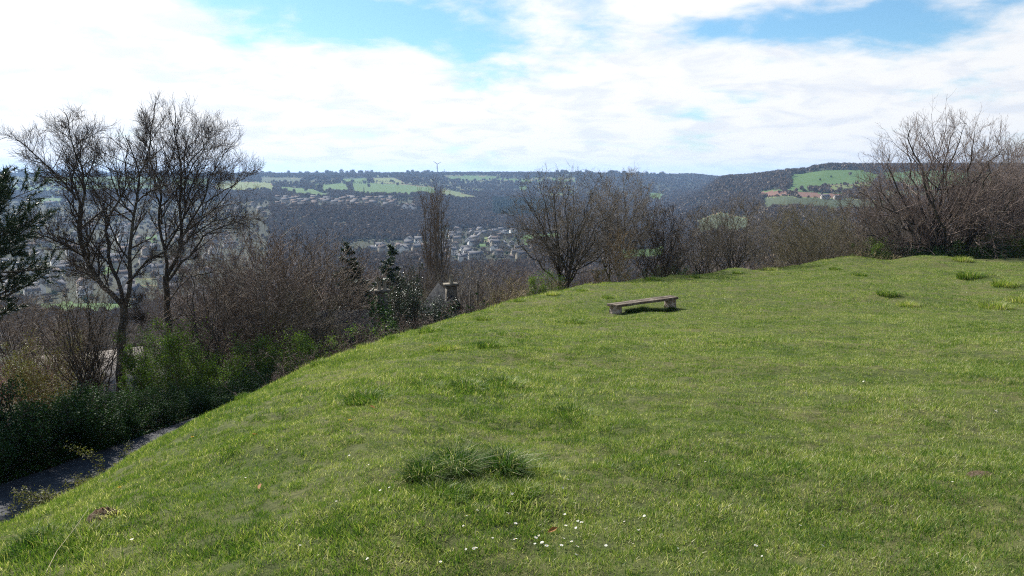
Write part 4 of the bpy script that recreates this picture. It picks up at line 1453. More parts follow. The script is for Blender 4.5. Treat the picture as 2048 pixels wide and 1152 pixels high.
# Lombardy poplar
def poplar():
    r = np.random.default_rng(31)
    H = 22.0
    root = thing('poplar', 'tall columnar bare poplar rising above the roofs', 'tree')
    P0 = np.stack([r.normal(0, .25, 7), r.normal(0, .25, 7), np.full(7, -.5)], -1)
    P = grow(P0, np.stack([r.normal(0, .05, 7), r.normal(0, .05, 7), np.ones(7)], -1), H * r.uniform(.75, .98, 7), 14, .3, .05, r)
    R = .17 * r.uniform(.6, 1.3, 7)[:, None] * np.linspace(1, .1, 14)[None]
    P1, R1 = spawn(P, R, 22, .10, .95, .36, .24, 1.1, .1, 7, .6, r, .012, None, .55)
    P2, R2 = spawn(P1, R1, 10, .15, 1.0, .45, .42, .8, .14, 4, .7, r, .013, None, .4)
    P3, R3 = spawn(P2, R2, 4, .15, 1.0, .5, .5, .6, .14, 3, .7, r, .007, None, .4)
    bark_parts(root, [(P, R, 6), (P1, R1, 4)], [(P2, R2, 3), (P3, R3, 3)], M['bark_grey'], M['twig_straw_dark'])
    return root


PO = poplar()
put(PO, 872, 98, 358, H=21.0, copy=False, rotz=.4, wide=1.3)


# ---- leafy shrubs
def leaf_cloud(P, n, size, r, spread_=.10, aspect=.55, droop=0.0):
    """n small leaves (two-triangle rhombs) round points sampled on twigs P (N,K,3)"""
    N, K = P.shape[:2]
    i = r.integers(0, N, n)
    f = r.random(n) ** .7 * (K - 1.001)
    k = f.astype(int)
    a = (f - k)[:, None]
    c = P[i, k] * (1 - a) + P[i, k + 1] * a + r.normal(0, spread_, (n, 3))
    d = unit(r.normal(size=(n, 3)) + np.array([0, 0, .3 - droop]))
    q = unit(np.cross(d, r.normal(size=(n, 3))))
    s = size * r.uniform(.6, 1.4, n)[:, None]
    nrm = np.cross(d, q)
    V = np.stack([c - d * s * .5, c + q * s * aspect * .5 + nrm * s * .08, c + d * s * .5, c - q * s * aspect * .5 + nrm * s * .08], 1).reshape(-1, 3)
    F = np.arange(n * 4).reshape(n, 4)
    return V, F


def shrub(name, label, H, W, seed, leaf, twig, nleaf, lsize, stems=14, spread=.9, n1=6, n2=6, n3=4, up=.5, low=0.0, cat='shrub', rmin=.007, lsp=.10, group=None, bark=None):
    r = np.random.default_rng(seed)
    root = thing(name, label, cat, (0, 0, 0), 0.0, group)
    a = r.uniform(0, 6.283, stems)
    rr = W * .22 * np.sqrt(r.random(stems))
    P0 = np.stack([rr * np.cos(a), rr * np.sin(a), np.full(stems, -.3)], -1)
    sp = spread * r.uniform(.1, 1.0, stems)
    env = ((0, 0, H * .45), (W / 2, W / 2, H * .58))
    P = grow(P0, np.stack([np.cos(a) * sp, np.sin(a) * sp, np.ones(stems)], -1), H * r.uniform(.5, 1.0, stems), 8, up * .5, .2, r)
    R = H * .010 * r.uniform(.6, 1.2, stems)[:, None] * np.linspace(1, .25, 8)[None]
    P1, R1 = spawn(P, R, n1, .1, 1, .75, .5, up, .25, 6, .65, r, rmin * 1.4, env, .35)
    P2, R2 = spawn(P1, R1, n2, .1, 1, .75, .5, up * .6, .28, 4, .7, r, rmin, env, .35, lmin=H * .04)
    gr_ = [(P2, R2, 3)]
    last = P2
    if n3:
        P3, R3 = spawn(P2, R2, n3, .1, 1, .75, .55, up * .4, .28, 3, .7, r, rmin * .8, None, .35, lmin=H * .025)
        gr_.append((P3, R3, 3))
        last = P3
    Vs, Fs, o_ = [], [], 0
    for Pq, Rq, s in [(P, R, 5), (P1, R1, 4)]:
        V, F = tubes(Pq, Rq, s)
        Vs.append(V); Fs.append(F + o_); o_ += len(V)
    part('stems', mesh_np('stems', np.concatenate(Vs), [np.concatenate(Fs)], [M[bark or twig]]), root)
    Vs, Fs, o_ = [], [], 0
    for Pq, Rq, s in gr_:
        V, F = tubes(Pq, Rq, s)
        Vs.append(V); Fs.append(F + o_); o_ += len(V)
    part('twigs', mesh_np('twigs', np.concatenate(Vs), [np.concatenate(Fs)], [M[twig]]), root)
    if nleaf:
        V, F = leaf_cloud(last, nleaf, lsize, r, lsp)
        part('foliage', mesh_np('foliage', V, [F], [M[leaf]], False), root)
    return root


M['leaf_fresh'] = leafy('leaf_fresh', [(0, (0.040, 0.085, 0.014)), (0.5, (0.080, 0.14, 0.024)), (1, (0.14, 0.20, 0.040))], .45, .6, None, 1.2, spec=.2)
M['leaf_ivy'] = leafy('leaf_ivy', [(0, (0.012, 0.032, 0.010)), (0.6, (0.024, 0.056, 0.016)), (1, (0.050, 0.10, 0.026))], .2, .7, None, 1.0, spec=.12)
M['leaf_holly'] = leafy('leaf_holly', [(0, (0.014, 0.030, 0.014)), (1, (0.035, 0.062, 0.026))], .08, .42, None, 1.5, spec=.35)
M['leaf_olive'] = leafy('leaf_olive', [(0, (0.075, 0.085, 0.022)), (1, (0.17, 0.17, 0.055))], .3, .6, None, 1.2)
M['leaf_ground'] = leafy('leaf_ground', [(0, (0.016, 0.045, 0.010)), (1, (0.040, 0.095, 0.020))], .3, .7, None, .8, spec=.12)
M['needle'] = leafy('needle', [(0, (0.012, 0.030, 0.016)), (1, (0.035, 0.060, 0.026))], .12, .5, None, .7)
M['needle_far'] = leafy('needle_far', [(0, (0.016, 0.040, 0.020)), (1, (0.035, 0.070, 0.030))], .08, .6, None, .05, rnd=.4)

SG = shrub('hawthorn_shrub', 'bright green hawthorn bursting into leaf at the foot of the big trees', 5.2, 5.0, 41, 'leaf_fresh', 'twig_olive', 17000, .085, stems=12, lsp=.16)
put(SG, 368, 31, 618, H=5.2, copy=False)
put(SG, 455, 33, 668, H=5.2, rotz=1.5, wide=1.1, label='green hawthorn beside the bright one, nearer the lane')
put(SG, 545, 35, 655, H=5.2, rotz=2.6, label='dull green hawthorn above the end of the lane')
put(SG, 722, 38, 628, H=5.2, rotz=.8, wide=1.1, label='bright green hawthorn in front of the slate roof')
put(SG, 640, 33, 676, H=5.2, rotz=3.8, label='green-flecked hawthorn below the slate roof')
put(SG, 1112, 40, 537, H=5.2, rotz=4.4, label='green leafy shrub at the foot of the broad round-crowned tree')
put(SG, 1985, 62, 452, H=5.2, rotz=.3, wide=1.2, label='dark green leafy shrub at the right edge of the meadow')
put(SG, 1775, 61, 468, H=5.2, rotz=5.3, label='yellow-green shrub under the left side of the large spreading tree')
put(SG, 310, 34, 660, H=5.2, rotz=5.0, wide=.9, label='green hawthorn right behind the big forked trunk')
SO = shrub('willow_shrub', 'orange-brown willow bush at the left below the pine', 4.5, 4.2, 42, 'leaf_olive', 'twig_orange', 9000, .06, stems=16, up=.6)
put(SO, 62, 36, 636, H=4.5, copy=False)
put(SO, 110, 34, 672, H=4.5, rotz=1.0, label='yellow-green willow bush right of the orange one')
put(SO, 1228, 44, 512, H=4.5, rotz=2.0, wide=.8, label='orange twiggy bush at the foot of the birch')
SR = shrub('dogwood_shrub', 'red-twigged dogwood bush beyond the slate roof', 4.0, 4.6, 43, None, 'twig_red', 0, 0, stems=28, up=.7, n1=6, n3=3)
put(SR, 690, 62, 572, H=4.0, copy=False, wide=1.2)
put(SR, 20, 42, 702, H=4.0, rotz=1, label='reddish bush at the left edge below the orange willow', wide=1.2)
SB = shrub('bramble_shrub', 'grey-brown bramble scrub on the brow below the chimney', 2.6, 4.4, 44, None, 'bramble', 0, 0, stems=34, spread=1.6, up=-.1, n1=6, n2=7, n3=3)
put(SB, 965, 36, 598, H=2.3, copy=False)
put(SB, 905, 33, 612, H=2.3, rotz=1.0, label='bramble scrub spilling over the brow left of the chimney scrub')
put(SB, 1010, 39, 585, H=2.3, rotz=2.0, label='bramble scrub right of the fence posts')
put(SB, 840, 31, 610, H=2.3, rotz=3.0, label='dark bramble scrub at the foot of the holly')
put(SB, 770, 29, 640, H=2.3, rotz=4.0, label='bramble scrub on the brow left of the holly')
put(SB, 690, 27, 672, H=2.3, rotz=5.0, label='bramble scrub on the brow below the green-flecked hawthorn')
put(SB, 620, 25.5, 690, H=2.3, rotz=.5, label='bramble scrub above the far end of the lane')
put(SB, 1570, 56, 522, H=2.3, rotz=2.5, wide=1.6, label='low dark bramble bank on the skyline below the thicket')
put(SB, 1350, 52, 528, H=2.3, rotz=3.5, label='low bramble scrub at the foot of the dense dark tree')
put(SB, 1420, 55, 528, H=2.3, rotz=.9, label='low bramble scrub left of the pale grey tree')
put(SB, 1180, 48, 545, H=2.3, rotz=1.9, label='low bramble scrub left of the birch')
SS = shrub('dry_shrub', 'straw-coloured dry bush on the brow left of the green leafy shrub', 2.6, 4.0, 45, 'leaf_olive', 'twig_straw', 2500, .04, stems=34, spread=1.3, up=.2, n1=6, n2=5, n3=3)
put(SS, 1048, 41, 545, H=2.4, copy=False)
put(SS, 1072, 42, 542, H=2.4, rotz=2.0, label='straw-coloured dry bush touching the green leafy shrub')
put(SS, 1735, 58, 490, H=2.4, rotz=1.0, label='straw-tinged bush at the left foot of the large spreading tree')
SH = shrub('holly', 'glossy dark holly column standing before the roofs', 6.4, 2.3, 46, 'leaf_holly', 'bark_dark', 9000, .075, stems=10, spread=.22, up=.9, n1=9, lsp=.16)
put(SH, 806, 36, 518, H=6.2, copy=False)
put(SH, 858, 39, 574, H=6.2, rotz=2.0, wide=1.7, label='dark evergreen bush right of the holly column')
SI = shrub('ivy_hedge_shrub', 'dark ivy-clad hedge bush at the left edge above the lane', 3.2, 4.2, 47, 'leaf_ivy', 'twig_dark', 16000, .09, stems=16, spread=1.1, lsp=.17)
first = True
for k, (u_, y_, vt, lab) in enumerate([(5, 21.6, 772, None), (85, 22.4, 775, 'dark ivy-clad hedge bush below the saplings'), (165, 23.4, 772, 'dark ivy-clad hedge bush left of the big trunk'),
                                       (240, 24.5, 778, 'dark ivy-clad hedge bush hiding the foot of the big trunk'), (318, 25.8, 765, 'dark ivy-clad hedge bush right of the big trunk'),
                                       (395, 27.3, 752, 'dark ivy-clad hedge bush below the bright hawthorn'), (465, 29.2, 742, 'dark ivy-clad hedge bush where the lane disappears'),
                                       (540, 31.0, 728, 'dark hedge bush past the end of the lane'), (-75, 20.8, 765, 'dark ivy-clad hedge bush cut by the left edge'),
                                       (1890, 60.0, 478, 'dark evergreen hedge bush under the large spreading tree'), (1830, 60.5, 482, 'dark evergreen bush left under the large spreading tree'),
                                       (1945, 60.5, 474, 'dark evergreen bush right under the large spreading tree'), (2045, 60.5, 462, 'dark evergreen bush at the right edge of the meadow'), (1350, 52, 522, 'dark evergreen bush behind the low bramble scrub'), (868, 42.0, 578, 'dark ivy bush in front of the steep slate gable')]):
    put(SI, u_, y_, vt, H=3.1, rotz=k * 1.3, copy=not first, label=lab, wide=1.15)
    first = False
SM = winter_tree('brush_tree', 'dense twiggy brown scrub tree below the far hillside wood', 8, 8, 48, 'bark_grey', 'twig_brown', clear=.08, stems=10, limbs=40, n2=8, n3=6, n4=2, spread=.6, up=.7, low=.0)
BR = 'scrub trees on the slope below the meadow'
put(SM, 560, 44, 484, H=7.6, copy=False, group=BR)
k = 0
for (u_, y_, vt, lab) in [(470, 48, 478, 'dense twiggy scrub tree behind the right-hand tall tree'), (625, 47, 490, 'dense twiggy scrub tree left of the dark spruce'),
                          (510, 39, 565, 'brown scrub tree above the dull green hawthorn'), (575, 40, 600, 'brown scrub tree left of the slate roof'),
                          (430, 55, 505, 'scrub tree seen through the limbs of the tall trees'), (660, 75, 545, 'grey scrub tree beside the dark spruce'),
                          (740, 78, 552, 'scrub tree between the dark spruce and the holly'), (800, 90, 548, 'scrub tree behind the holly'),
                          (845, 70, 552, 'scrub tree at the left foot of the poplar'), (920, 80, 548, 'scrub tree at the right foot of the poplar'),
                          (960, 62, 545, 'scrub tree behind the fence posts'), (1005, 60, 540, 'scrub tree left of the broad round-crowned tree'),
                          (1060, 66, 545, 'scrub tree under the left side of the broad round-crowned tree'), (1190, 62, 545, 'scrub tree between the two bare trees on the brow'),
                          (1280, 66, 545, 'scrub tree behind the birch'), (1380, 62, 538, 'scrub tree right of the dense dark tree'), (1440, 70, 532, 'scrub tree behind the pale grey tree'),
                          (1525, 66, 522, 'scrub tree left of the thicket'), (1700, 66, 478, 'scrub tree right of the thicket'), (1790, 70, 415, 'scrub tree behind the large spreading tree, left side'),
                          (1930, 72, 385, 'scrub tree behind the large spreading tree, right side'), (2030, 70, 372, 'scrub tree at the right edge of the skyline'),
                          (250, 58, 640, 'scrub tree beyond the big forked trunk'), (150, 70, 625, 'scrub tree beyond the saplings'), (350, 62, 600, 'scrub tree behind the bright hawthorn'), (40, 80, 600, 'scrub tree below the pine'),
                          (900, 47, 595, 'low scrub tree beside the tall chimney'), (800, 52, 588, 'low scrub tree beside the twin-pot chimney'), (1850, 66, 430, 'scrub tree inside the large spreading tree'), (2000, 64, 440, 'dense scrub tree before the right edge')]:
    k += 1
    so = put(SM, u_, y_, vt, H=7.6, rotz=k * 1.1, wide=1.0 if (u_ < 1500) else 1.1, label=lab, group=BR)
    for c_ in CHILD[so.name]:
        if c_.name.startswith('crown'):
            sl_ = c_.material_slots[0]
            sl_.link = 'OBJECT'
            sl_.material = M[('twig_brown', 'twig_grey', 'twig_olive', 'twig_dark', 'twig_brown', 'twig_pink')[(k * 5) % 6]]


# ---- conifers
def spruce(name, label, H, W, seed, needle='needle', n=16, whorl=7, tris=26):
    r = np.random.default_rng(seed)
    root = thing(name, label, 'tree')
    P = grow(np.array([[0, 0, -.4]]), np.array([[0, 0, 1.0]]), np.array([H * .98]), 8, 0, .02, r)
    R = (H * .014 * np.linspace(1, .08, 8))[None]
    V, F = tubes(P, R, 6)
    part('trunk', mesh_np('trunk', V, [F], [M['bark_dark']]), root)
    lev = np.linspace(.10, .98, n)
    pos, dr, ln = [], [], []
    for q in lev:
        m = max(3, int(whorl * (1.2 - q)))
        for j in range(m):
            a = r.uniform(0, 6.283)
            pos.append((0, 0, H * (q + r.uniform(-.02, .02))))
            dr.append((math.cos(a), math.sin(a), .05 + .5 * q))
            ln.append(W / 2 * (1 - q) ** .8 * r.uniform(.7, 1.15) + .1)
    PB = grow(np.array(pos), np.array(dr), np.array(ln), 5, -.3, .1, r)
    RB = .012 * H * .25 * np.linspace(1, .3, 5)[None] * np.ones((len(pos), 1))
    Vb, Fb = tubes(PB, RB, 3)
    # needle sprays hang along each branch
    N = len(pos)
    cnt = tris
    t = r.random((N, cnt)) ** .8
    c, tan, _ = along(PB, RB, t)
    sz = (np.array(ln)[:, None] * .30 + .16) * r.uniform(.6, 1.2, (N, cnt))
    dd = unit(tan * .7 + r.normal(0, .55, (N, cnt, 3)) + np.array([0, 0, -.25]))
    q = unit(np.cross(dd, r.normal(size=(N, cnt, 3)))) * (sz * .22)[..., None]
    V3 = np.stack([c + q, c - q, c + dd * sz[..., None]], 2).reshape(-1, 3)
    F3 = np.arange(len(V3)).reshape(-1, 3)
    part('branches', mesh_np('branches', Vb, [Fb], [M['bark_dark']]), root)
    part('foliage', mesh_np('foliage', V3, [F3], [M[needle]], False), root)
    return root


SP1 = spruce('spruce', 'dark spruce standing in the scrub left of the holly', 9, 4.4, 51, n=22, whorl=10, tris=60)
put(SP1, 696, 56, 490, H=9.0, copy=False, wide=1.05)
put(SP1, 780, 72, 494, H=9.0, rotz=2, label='small dark spruce behind the scrub between the two chimneys', wide=1.1)
put(SP1, 1358, 66, 505, H=9.0, rotz=3, label='dark spruce hidden behind the dense dark tree', wide=1.0)


def pine():
    """a pine whose trunk stands left of the picture and whose boughs reach in"""
    r = np.random.default_rng(53)
    root = thing('pine', 'dark bushy pine reaching in at the left edge', 'tree')
    H = 9.5
    P = grow(np.array([[0, 0, -.4]]), np.array([[.05, 0, 1.0]]), np.array([H]), 10, .1, .08, r)
    R = (.2 * np.linspace(1, .2, 10))[None]
    V, F = tubes(P, R, 8)
    part('trunk', mesh_np('trunk', V, [F], [M['bark_dark']]), root)
    P1, R1 = spawn(P, R, 60, .42, 1.0, 1.25, .26, .35, .15, 6, .5, r, .015, None, .35)
    P2, R2 = spawn(P1, R1, 13, .2, 1, .8, .40, .5, .2, 4, .6, r, .009, None, .3, lmin=.35)
    Vs, Fs, o_ = [], [], 0
    for Pq, Rq, s in [(P1, R1, 5), (P2, R2, 3)]:
        V, F = tubes(Pq, Rq, s)
        Vs.append(V); Fs.append(F + o_); o_ += len(V)
    part('branches', mesh_np('branches', np.concatenate(Vs), [np.concatenate(Fs)], [M['bark_dark']]), root)
    # needle brushes at the ends of the twigs
    tipc = np.concatenate([P2[:, -1], P2[:, -2], P1[:, -1]])
    tipd = unit(np.concatenate([P2[:, -1] - P2[:, -2], P2[:, -2] - P2[:, -3], P1[:, -1] - P1[:, -2]]))
    cnt = 36
    N = len(tipc)
    dd = unit(tipd[:, None] * .8 + r.normal(0, .6, (N, cnt, 3)))
    base = tipc[:, None] + tipd[:, None] * r.uniform(-.22, .08, (N, cnt, 1))
    ln = r.uniform(.12, .24, (N, cnt, 1))
    q = unit(np.cross(dd, r.normal(size=(N, cnt, 3)))) * .011
    V3 = np.stack([base + q, base - q, base + dd * ln], 2).reshape(-1, 3)
    part('needles', mesh_np('needles', V3, [np.arange(len(V3)).reshape(-1, 3)], [M['needle']], False), root)
    return root


PN = pine()
put(PN, -74, 24, 352, H=9.4, copy=False, rotz=1.0)


# ---- ground cover on the far verge of the lane and the boughs that hang over it from the bank
r = np.random.default_rng(61)
n = 42000
tq = r.uniform(-16, 30, n)
lq = -ROADW / 2 - .05 - 4.2 * r.random(n) ** 1.3
x, y = road_xy(tq, lq)
z = ground(x, y)
hh = .45 * r.random(n) * np.clip((-lq - ROADW / 2) / .8, .15, 1) * (.4 + 1.2 * fbm(x * 1.2, y * 1.2, 71)) * 1.5
c = np.stack([x, y, z + hh], -1)
d = unit(r.normal(size=(n, 3)) * np.array([1, 1, .5]))
q = unit(np.cross(d, np.array([0, 0, 1.0]) + r.normal(0, .5, (n, 3))))
s = .085 * r.uniform(.5, 1.4, n)[:, None]
V = np.stack([c - d * s * .5, c + q * s * .4, c + d * s * .5, c - q * s * .4], 1).reshape(-1, 3)
tag(obj('ground_cover', mesh_np('ground_cover', V, [np.arange(n * 4).reshape(n, 4)], [M['leaf_ground']], False)),
    'low dark green leafy ground cover along the far verge of the lane', 'ground cover', kind='stuff')


def bough(label, uv, depth, seed, n=26, L=2.4):
    """an arching evergreen bough from a bush on the bank below the brow"""
    r = np.random.default_rng(seed)
    p = at(uv[0], uv[1], depth)
    p.z = gz(p.x, p.y)
    root = thing('juniper_shrub', label, 'shrub', p)
    a = r.uniform(math.pi * .55, math.pi * 1.25, n)
    P0 = r.normal(0, .12, (n, 3)); P0[:, 2] = -.1
    D = np.stack([np.cos(a), np.sin(a) * .8, r.uniform(.5, 1.3, n)], -1)
    P = grow(P0, D, L * r.uniform(.5, 1.0, n), 8, -1.0, .15, r)
    R = .014 * np.linspace(1, .25, 8)[None] * np.ones((n, 1))
    P1, R1 = spawn(P, R, 11, .2, 1, .7, .22, -.2, .2, 4, .6, r, .005, None, .3)
    Vs, Fs, o_ = [], [], 0
    for Pq, Rq, s_ in [(P, R, 4), (P1, R1, 3)]:
        V, F = tubes(Pq, Rq, s_)
        Vs.append(V); Fs.append(F + o_); o_ += len(V)
    part('stems', mesh_np('stems', np.concatenate(Vs), [np.concatenate(Fs)], [M['twig_dark']]), root)
    V, F = leaf_cloud(P1, n * 330, .032, r, .035, .4)
    part('foliage', mesh_np('foliage', V, [F], [M['leaf_olive']], False), root)
    return root


bough('arching olive-green bush overhanging the lane from the bank', (150, 990), 10.0, 65, 10, 1.5)
bough('smaller arching bush overhanging the lane farther up the bank', (255, 930), 12.0, 66, 6, 1.2)
# ================================================================== COTTAGES JUST BELOW THE BROW
M['slate'] = noisy('slate', [(0, (0.018, 0.019, 0.022)), (0.5, (0.030, 0.031, 0.034)), (1, (0.050, 0.050, 0.048))], 5, 0.95, 0, spec=.02)
M['stonewall'] = noisy('cotswold_stone', [(0, (0.20, 0.17, 0.125)), (0.5, (0.28, 0.245, 0.19)), (1, (0.36, 0.32, 0.26))], 3.0, 0.9, 0.5, rnd=.25)
M['stone_tile'] = noisy('stone_tile_roof', [(0, (0.15, 0.13, 0.115)), (0.5, (0.24, 0.215, 0.19)), (1, (0.33, 0.30, 0.27))], 3, 0.95, 0.5, spec=.06)
M['pot'] = noisy('chimney_pot', [(0, (0.20, 0.18, 0.135)), (1, (0.32, 0.29, 0.23))], 12, 0.8, 0.3)
M['render_white'] = noisy('white_render', [(0, (0.60, 0.59, 0.56)), (1, (0.76, 0.75, 0.72))], .8, 0.85, 0.1, rnd=.3)
M['render_cream'] = noisy('cream_render', [(0, (0.30, 0.27, 0.23)), (1, (0.44, 0.40, 0.35))], .8, 0.85, 0.1, rnd=.4)
M['roof_brown'] = noisy('brown_tile_roof', [(0, (0.080, 0.062, 0.052)), (0.5, (0.12, 0.095, 0.082)), (1, (0.17, 0.14, 0.125))], 1.2, 0.95, 0.3, rnd=.5, spec=.08)
M['roof_grey'] = noisy('grey_tile_roof', [(0, (0.075, 0.075, 0.085)), (0.5, (0.12, 0.118, 0.125)), (1, (0.19, 0.18, 0.175))], 1.2, 0.95, 0.3, rnd=.5, spec=.08)
m_, t = new_mat('window_glass')
b = t.n('ShaderNodeBsdfPrincipled', i_Base__Color=(0.02, 0.025, 0.03), i_Roughness=0.08)
t.n('ShaderNodeOutputMaterial', i_Surface=b.outputs[0])
M['glass'] = m_


def prism_walls(w_, d_, h_, rise, mat_):
    """gabled wall block: width along x, ridge along x"""
    x, y = w_ / 2, d_ / 2
    V = [(-x, -y, -3), (x, -y, -3), (x, y, -3), (-x, y, -3), (-x, -y, h_), (x, -y, h_), (x, y, h_), (-x, y, h_), (-x, 0, h_ + rise), (x, 0, h_ + rise)]
    F4 = [(0, 1, 5, 4), (2, 3, 7, 6), (1, 2, 6, 5), (3, 0, 4, 7)]
    F3 = [(5, 6, 9), (7, 4, 8)]
    return mesh_np('wall', V, [F4, F3], [mat_], False)


def roof_mesh(w_, d_, h_, rise, mat_, over=.3, th=.16, nseg=1, sag=0.0):
    x = w_ / 2 + over
    s = rise / (d_ / 2)
    ye = d_ / 2 + over
    V, F = [], []
    xs = np.linspace(-x, x, nseg + 1)
    for k, xx in enumerate(xs):
        dz = -sag * (1 - (xx / x) ** 2)
        V += [(xx, -ye, h_ - over * s + .06), (xx, 0, h_ + rise + .06 + dz), (xx, ye, h_ - over * s + .06),
              (xx, -ye, h_ - over * s + .06 + th), (xx, 0, h_ + rise + .06 + th * 1.2 + dz), (xx, ye, h_ - over * s + .06 + th)]
    for k in range(nseg):
        a, b = k * 6, k * 6 + 6
        F += [(a + 3, b + 3, b + 4, a + 4), (a + 4, b + 4, b + 5, a + 5), (a, a + 1, b + 1, b), (a + 1, a + 2, b + 2, b + 1), (a, b, b + 3, a + 3), (a + 2, a + 5, b + 5, b + 2)]
    e = nseg * 6
    F += [(0, 3, 4, 1), (1, 4, 5, 2), (e, e + 1, e + 4, e + 3), (e + 1, e + 2, e + 5, e + 4)]
    return mesh_np('roof', V, [F], [mat_], False)


def slab(name, sx, sy, sz, mat_):
    x, y = sx / 2, sy / 2
    V = [(-x, -y, 0), (x, -y, 0), (x, y, 0), (-x, y, 0), (-x, -y, sz), (x, -y, sz), (x, y, sz), (-x, y, sz)]
    return mesh_np(name, V, [[(0, 3, 2, 1), (4, 5, 6, 7), (0, 1, 5, 4), (1, 2, 6, 5), (2, 3, 7, 6), (3, 0, 4, 7)]], [mat_], False)


M['stone_dark'] = noisy('backlit_stone', [(0, (0.085, 0.075, 0.060)), (0.5, (0.14, 0.125, 0.10)), (1, (0.20, 0.18, 0.145))], 4, .9, .5)  # chimney stone with the backlit shade put into its colour, not soot


def cottage(label, ridge_uv, depth, w_, d_, h_, rise, rot, chim, roofmat='slate', wallmat='stonewall'):
    """placed by the middle of its ridge; chim: list of (x along the ridge, height, pots)"""
    p = at(*ridge_uv, depth)
    base = p.z - rise - h_ - .25
    root = thing('cottage', label, 'house', (p.x, p.y, base), rot)
    part('wall', prism_walls(w_, d_, h_, rise, M[wallmat]), root)
    rf = part('roof', roof_mesh(w_, d_, h_, rise, M[roofmat], nseg=8, sag=.08), root)
    for (cx_, ch, npot) in chim:
        c = part('chimney', slab('chimney', .62, .62, ch + .8, M['stone_dark']), root)
        c.location = (cx_, 0, h_ + rise - .6)
        cp = obj('chimney_cap', slab('chimney_cap', .86, .86, .12, M['stone_dark']), c)
        cp.location = (0, 0, ch + .8)
        for k in range(npot):
            pts = [(0, 0, 0), (0, 0, .1), (0, 0, .45), (0, 0, .52)]
            P = np.array(pts)[None]
            V, F = tubes(P, np.array([[.13, .11, .10, .13]]), 10)
            pt = obj('chimney_pot', mesh_np('chimney_pot', V, [F], [M['pot']]), c)
            pt.location = ((k - (npot - 1) / 2) * .34, 0, ch + .92)
    for sx in (-1, 1):
        wd = part('window', slab('window', .9, .06, 1.0, M['glass']), root)
        wd.location = (sx * w_ * .28, -d_ / 2 - .02, h_ * .45)
    return root


def box_plate(name, sx, sy, sz, mat_):
    x, y = sx / 2, sy / 2
    V = [(-x, -y, 0), (x, -y, 0), (x, y, 0), (-x, y, 0), (-x, -y, sz), (x, -y, sz), (x, y, sz), (-x, y, sz)]
    return mesh_np(name, V, [[(4, 5, 6, 7), (0, 1, 5, 4), (1, 2, 6, 5), (2, 3, 7, 6), (3, 0, 4, 7)]], [mat_], False)


cottage('dark slate cottage roof below the brow, twin-pot chimney at its right end', (690, 618), 46.0, 6.6, 4.6, 2.6, 2.6, rad(16), [(2.2, 1.0, 2)])
cottage('steep dark slate gable with a broad stone chimney below the brow', (892, 578), 50.0, 6.0, 3.8, 2.6, 2.5, rad(104), [(-2.0, .55, 2)], 'slate', 'slate')
cottage('pale stone-tiled roof seen behind the big forked trunk', (178, 702), 52.0, 6.0, 7.0, 2.4, 2.3, rad(28), [], 'stone_tile')

# fence posts and pole on the brow
M['post'] = noisy('weathered_post', [(0, (0.09, 0.075, 0.055)), (1, (0.20, 0.175, 0.14))], 6, 0.85, 0.5)
for (u_, v0, v1, y_, w_, lab) in [(955, 596, 560, 44, .12, 'tall weathered wooden post in the scrub below the brow'), (940, 600, 583, 43, .09, 'short pale wooden post left of the tall post')]:
    p = at(u_, v0, y_)
    top = at(u_, v1, y_)
    zb_ = gz(p.x, p.y)
    hgt = top.z - zb_ + .3
    o = thing('fence_post', lab, 'post', (p.x, p.y, zb_ - .3))
    part('shaft', tube_mesh('shaft', [(0, 0, 0), (0.01, 0, hgt * .5), (.02, 0, hgt - .04)], w_ * .6, w_ * .5, M['post'], 8), o)
    part('cap', tube_mesh('cap', [(.02, 0, hgt - .06), (.02, 0, hgt), (.02, 0, hgt + .03)], w_ * .62, .01, M['post'], 8), o)


# ================================================================== FAR TREES
M['far_twig'] = noisy('far_bare_crown', [(0, (0.140, 0.108, 0.086)), (0.5, (0.200, 0.160, 0.122)), (1, (0.265, 0.222, 0.155))], .15, .95, 0, rnd=.28, spec=.0)
M['far_trunk'] = noisy('far_trunk', [(0, (0.05, 0.04, 0.032)), (1, (0.09, 0.075, 0.06))], 1, .9, 0)
M['far_green'] = leafy('far_green_crown', [(0, (0.035, 0.060, 0.022)), (1, (0.090, 0.115, 0.040))], .15, .7, None, .05, rnd=.5)


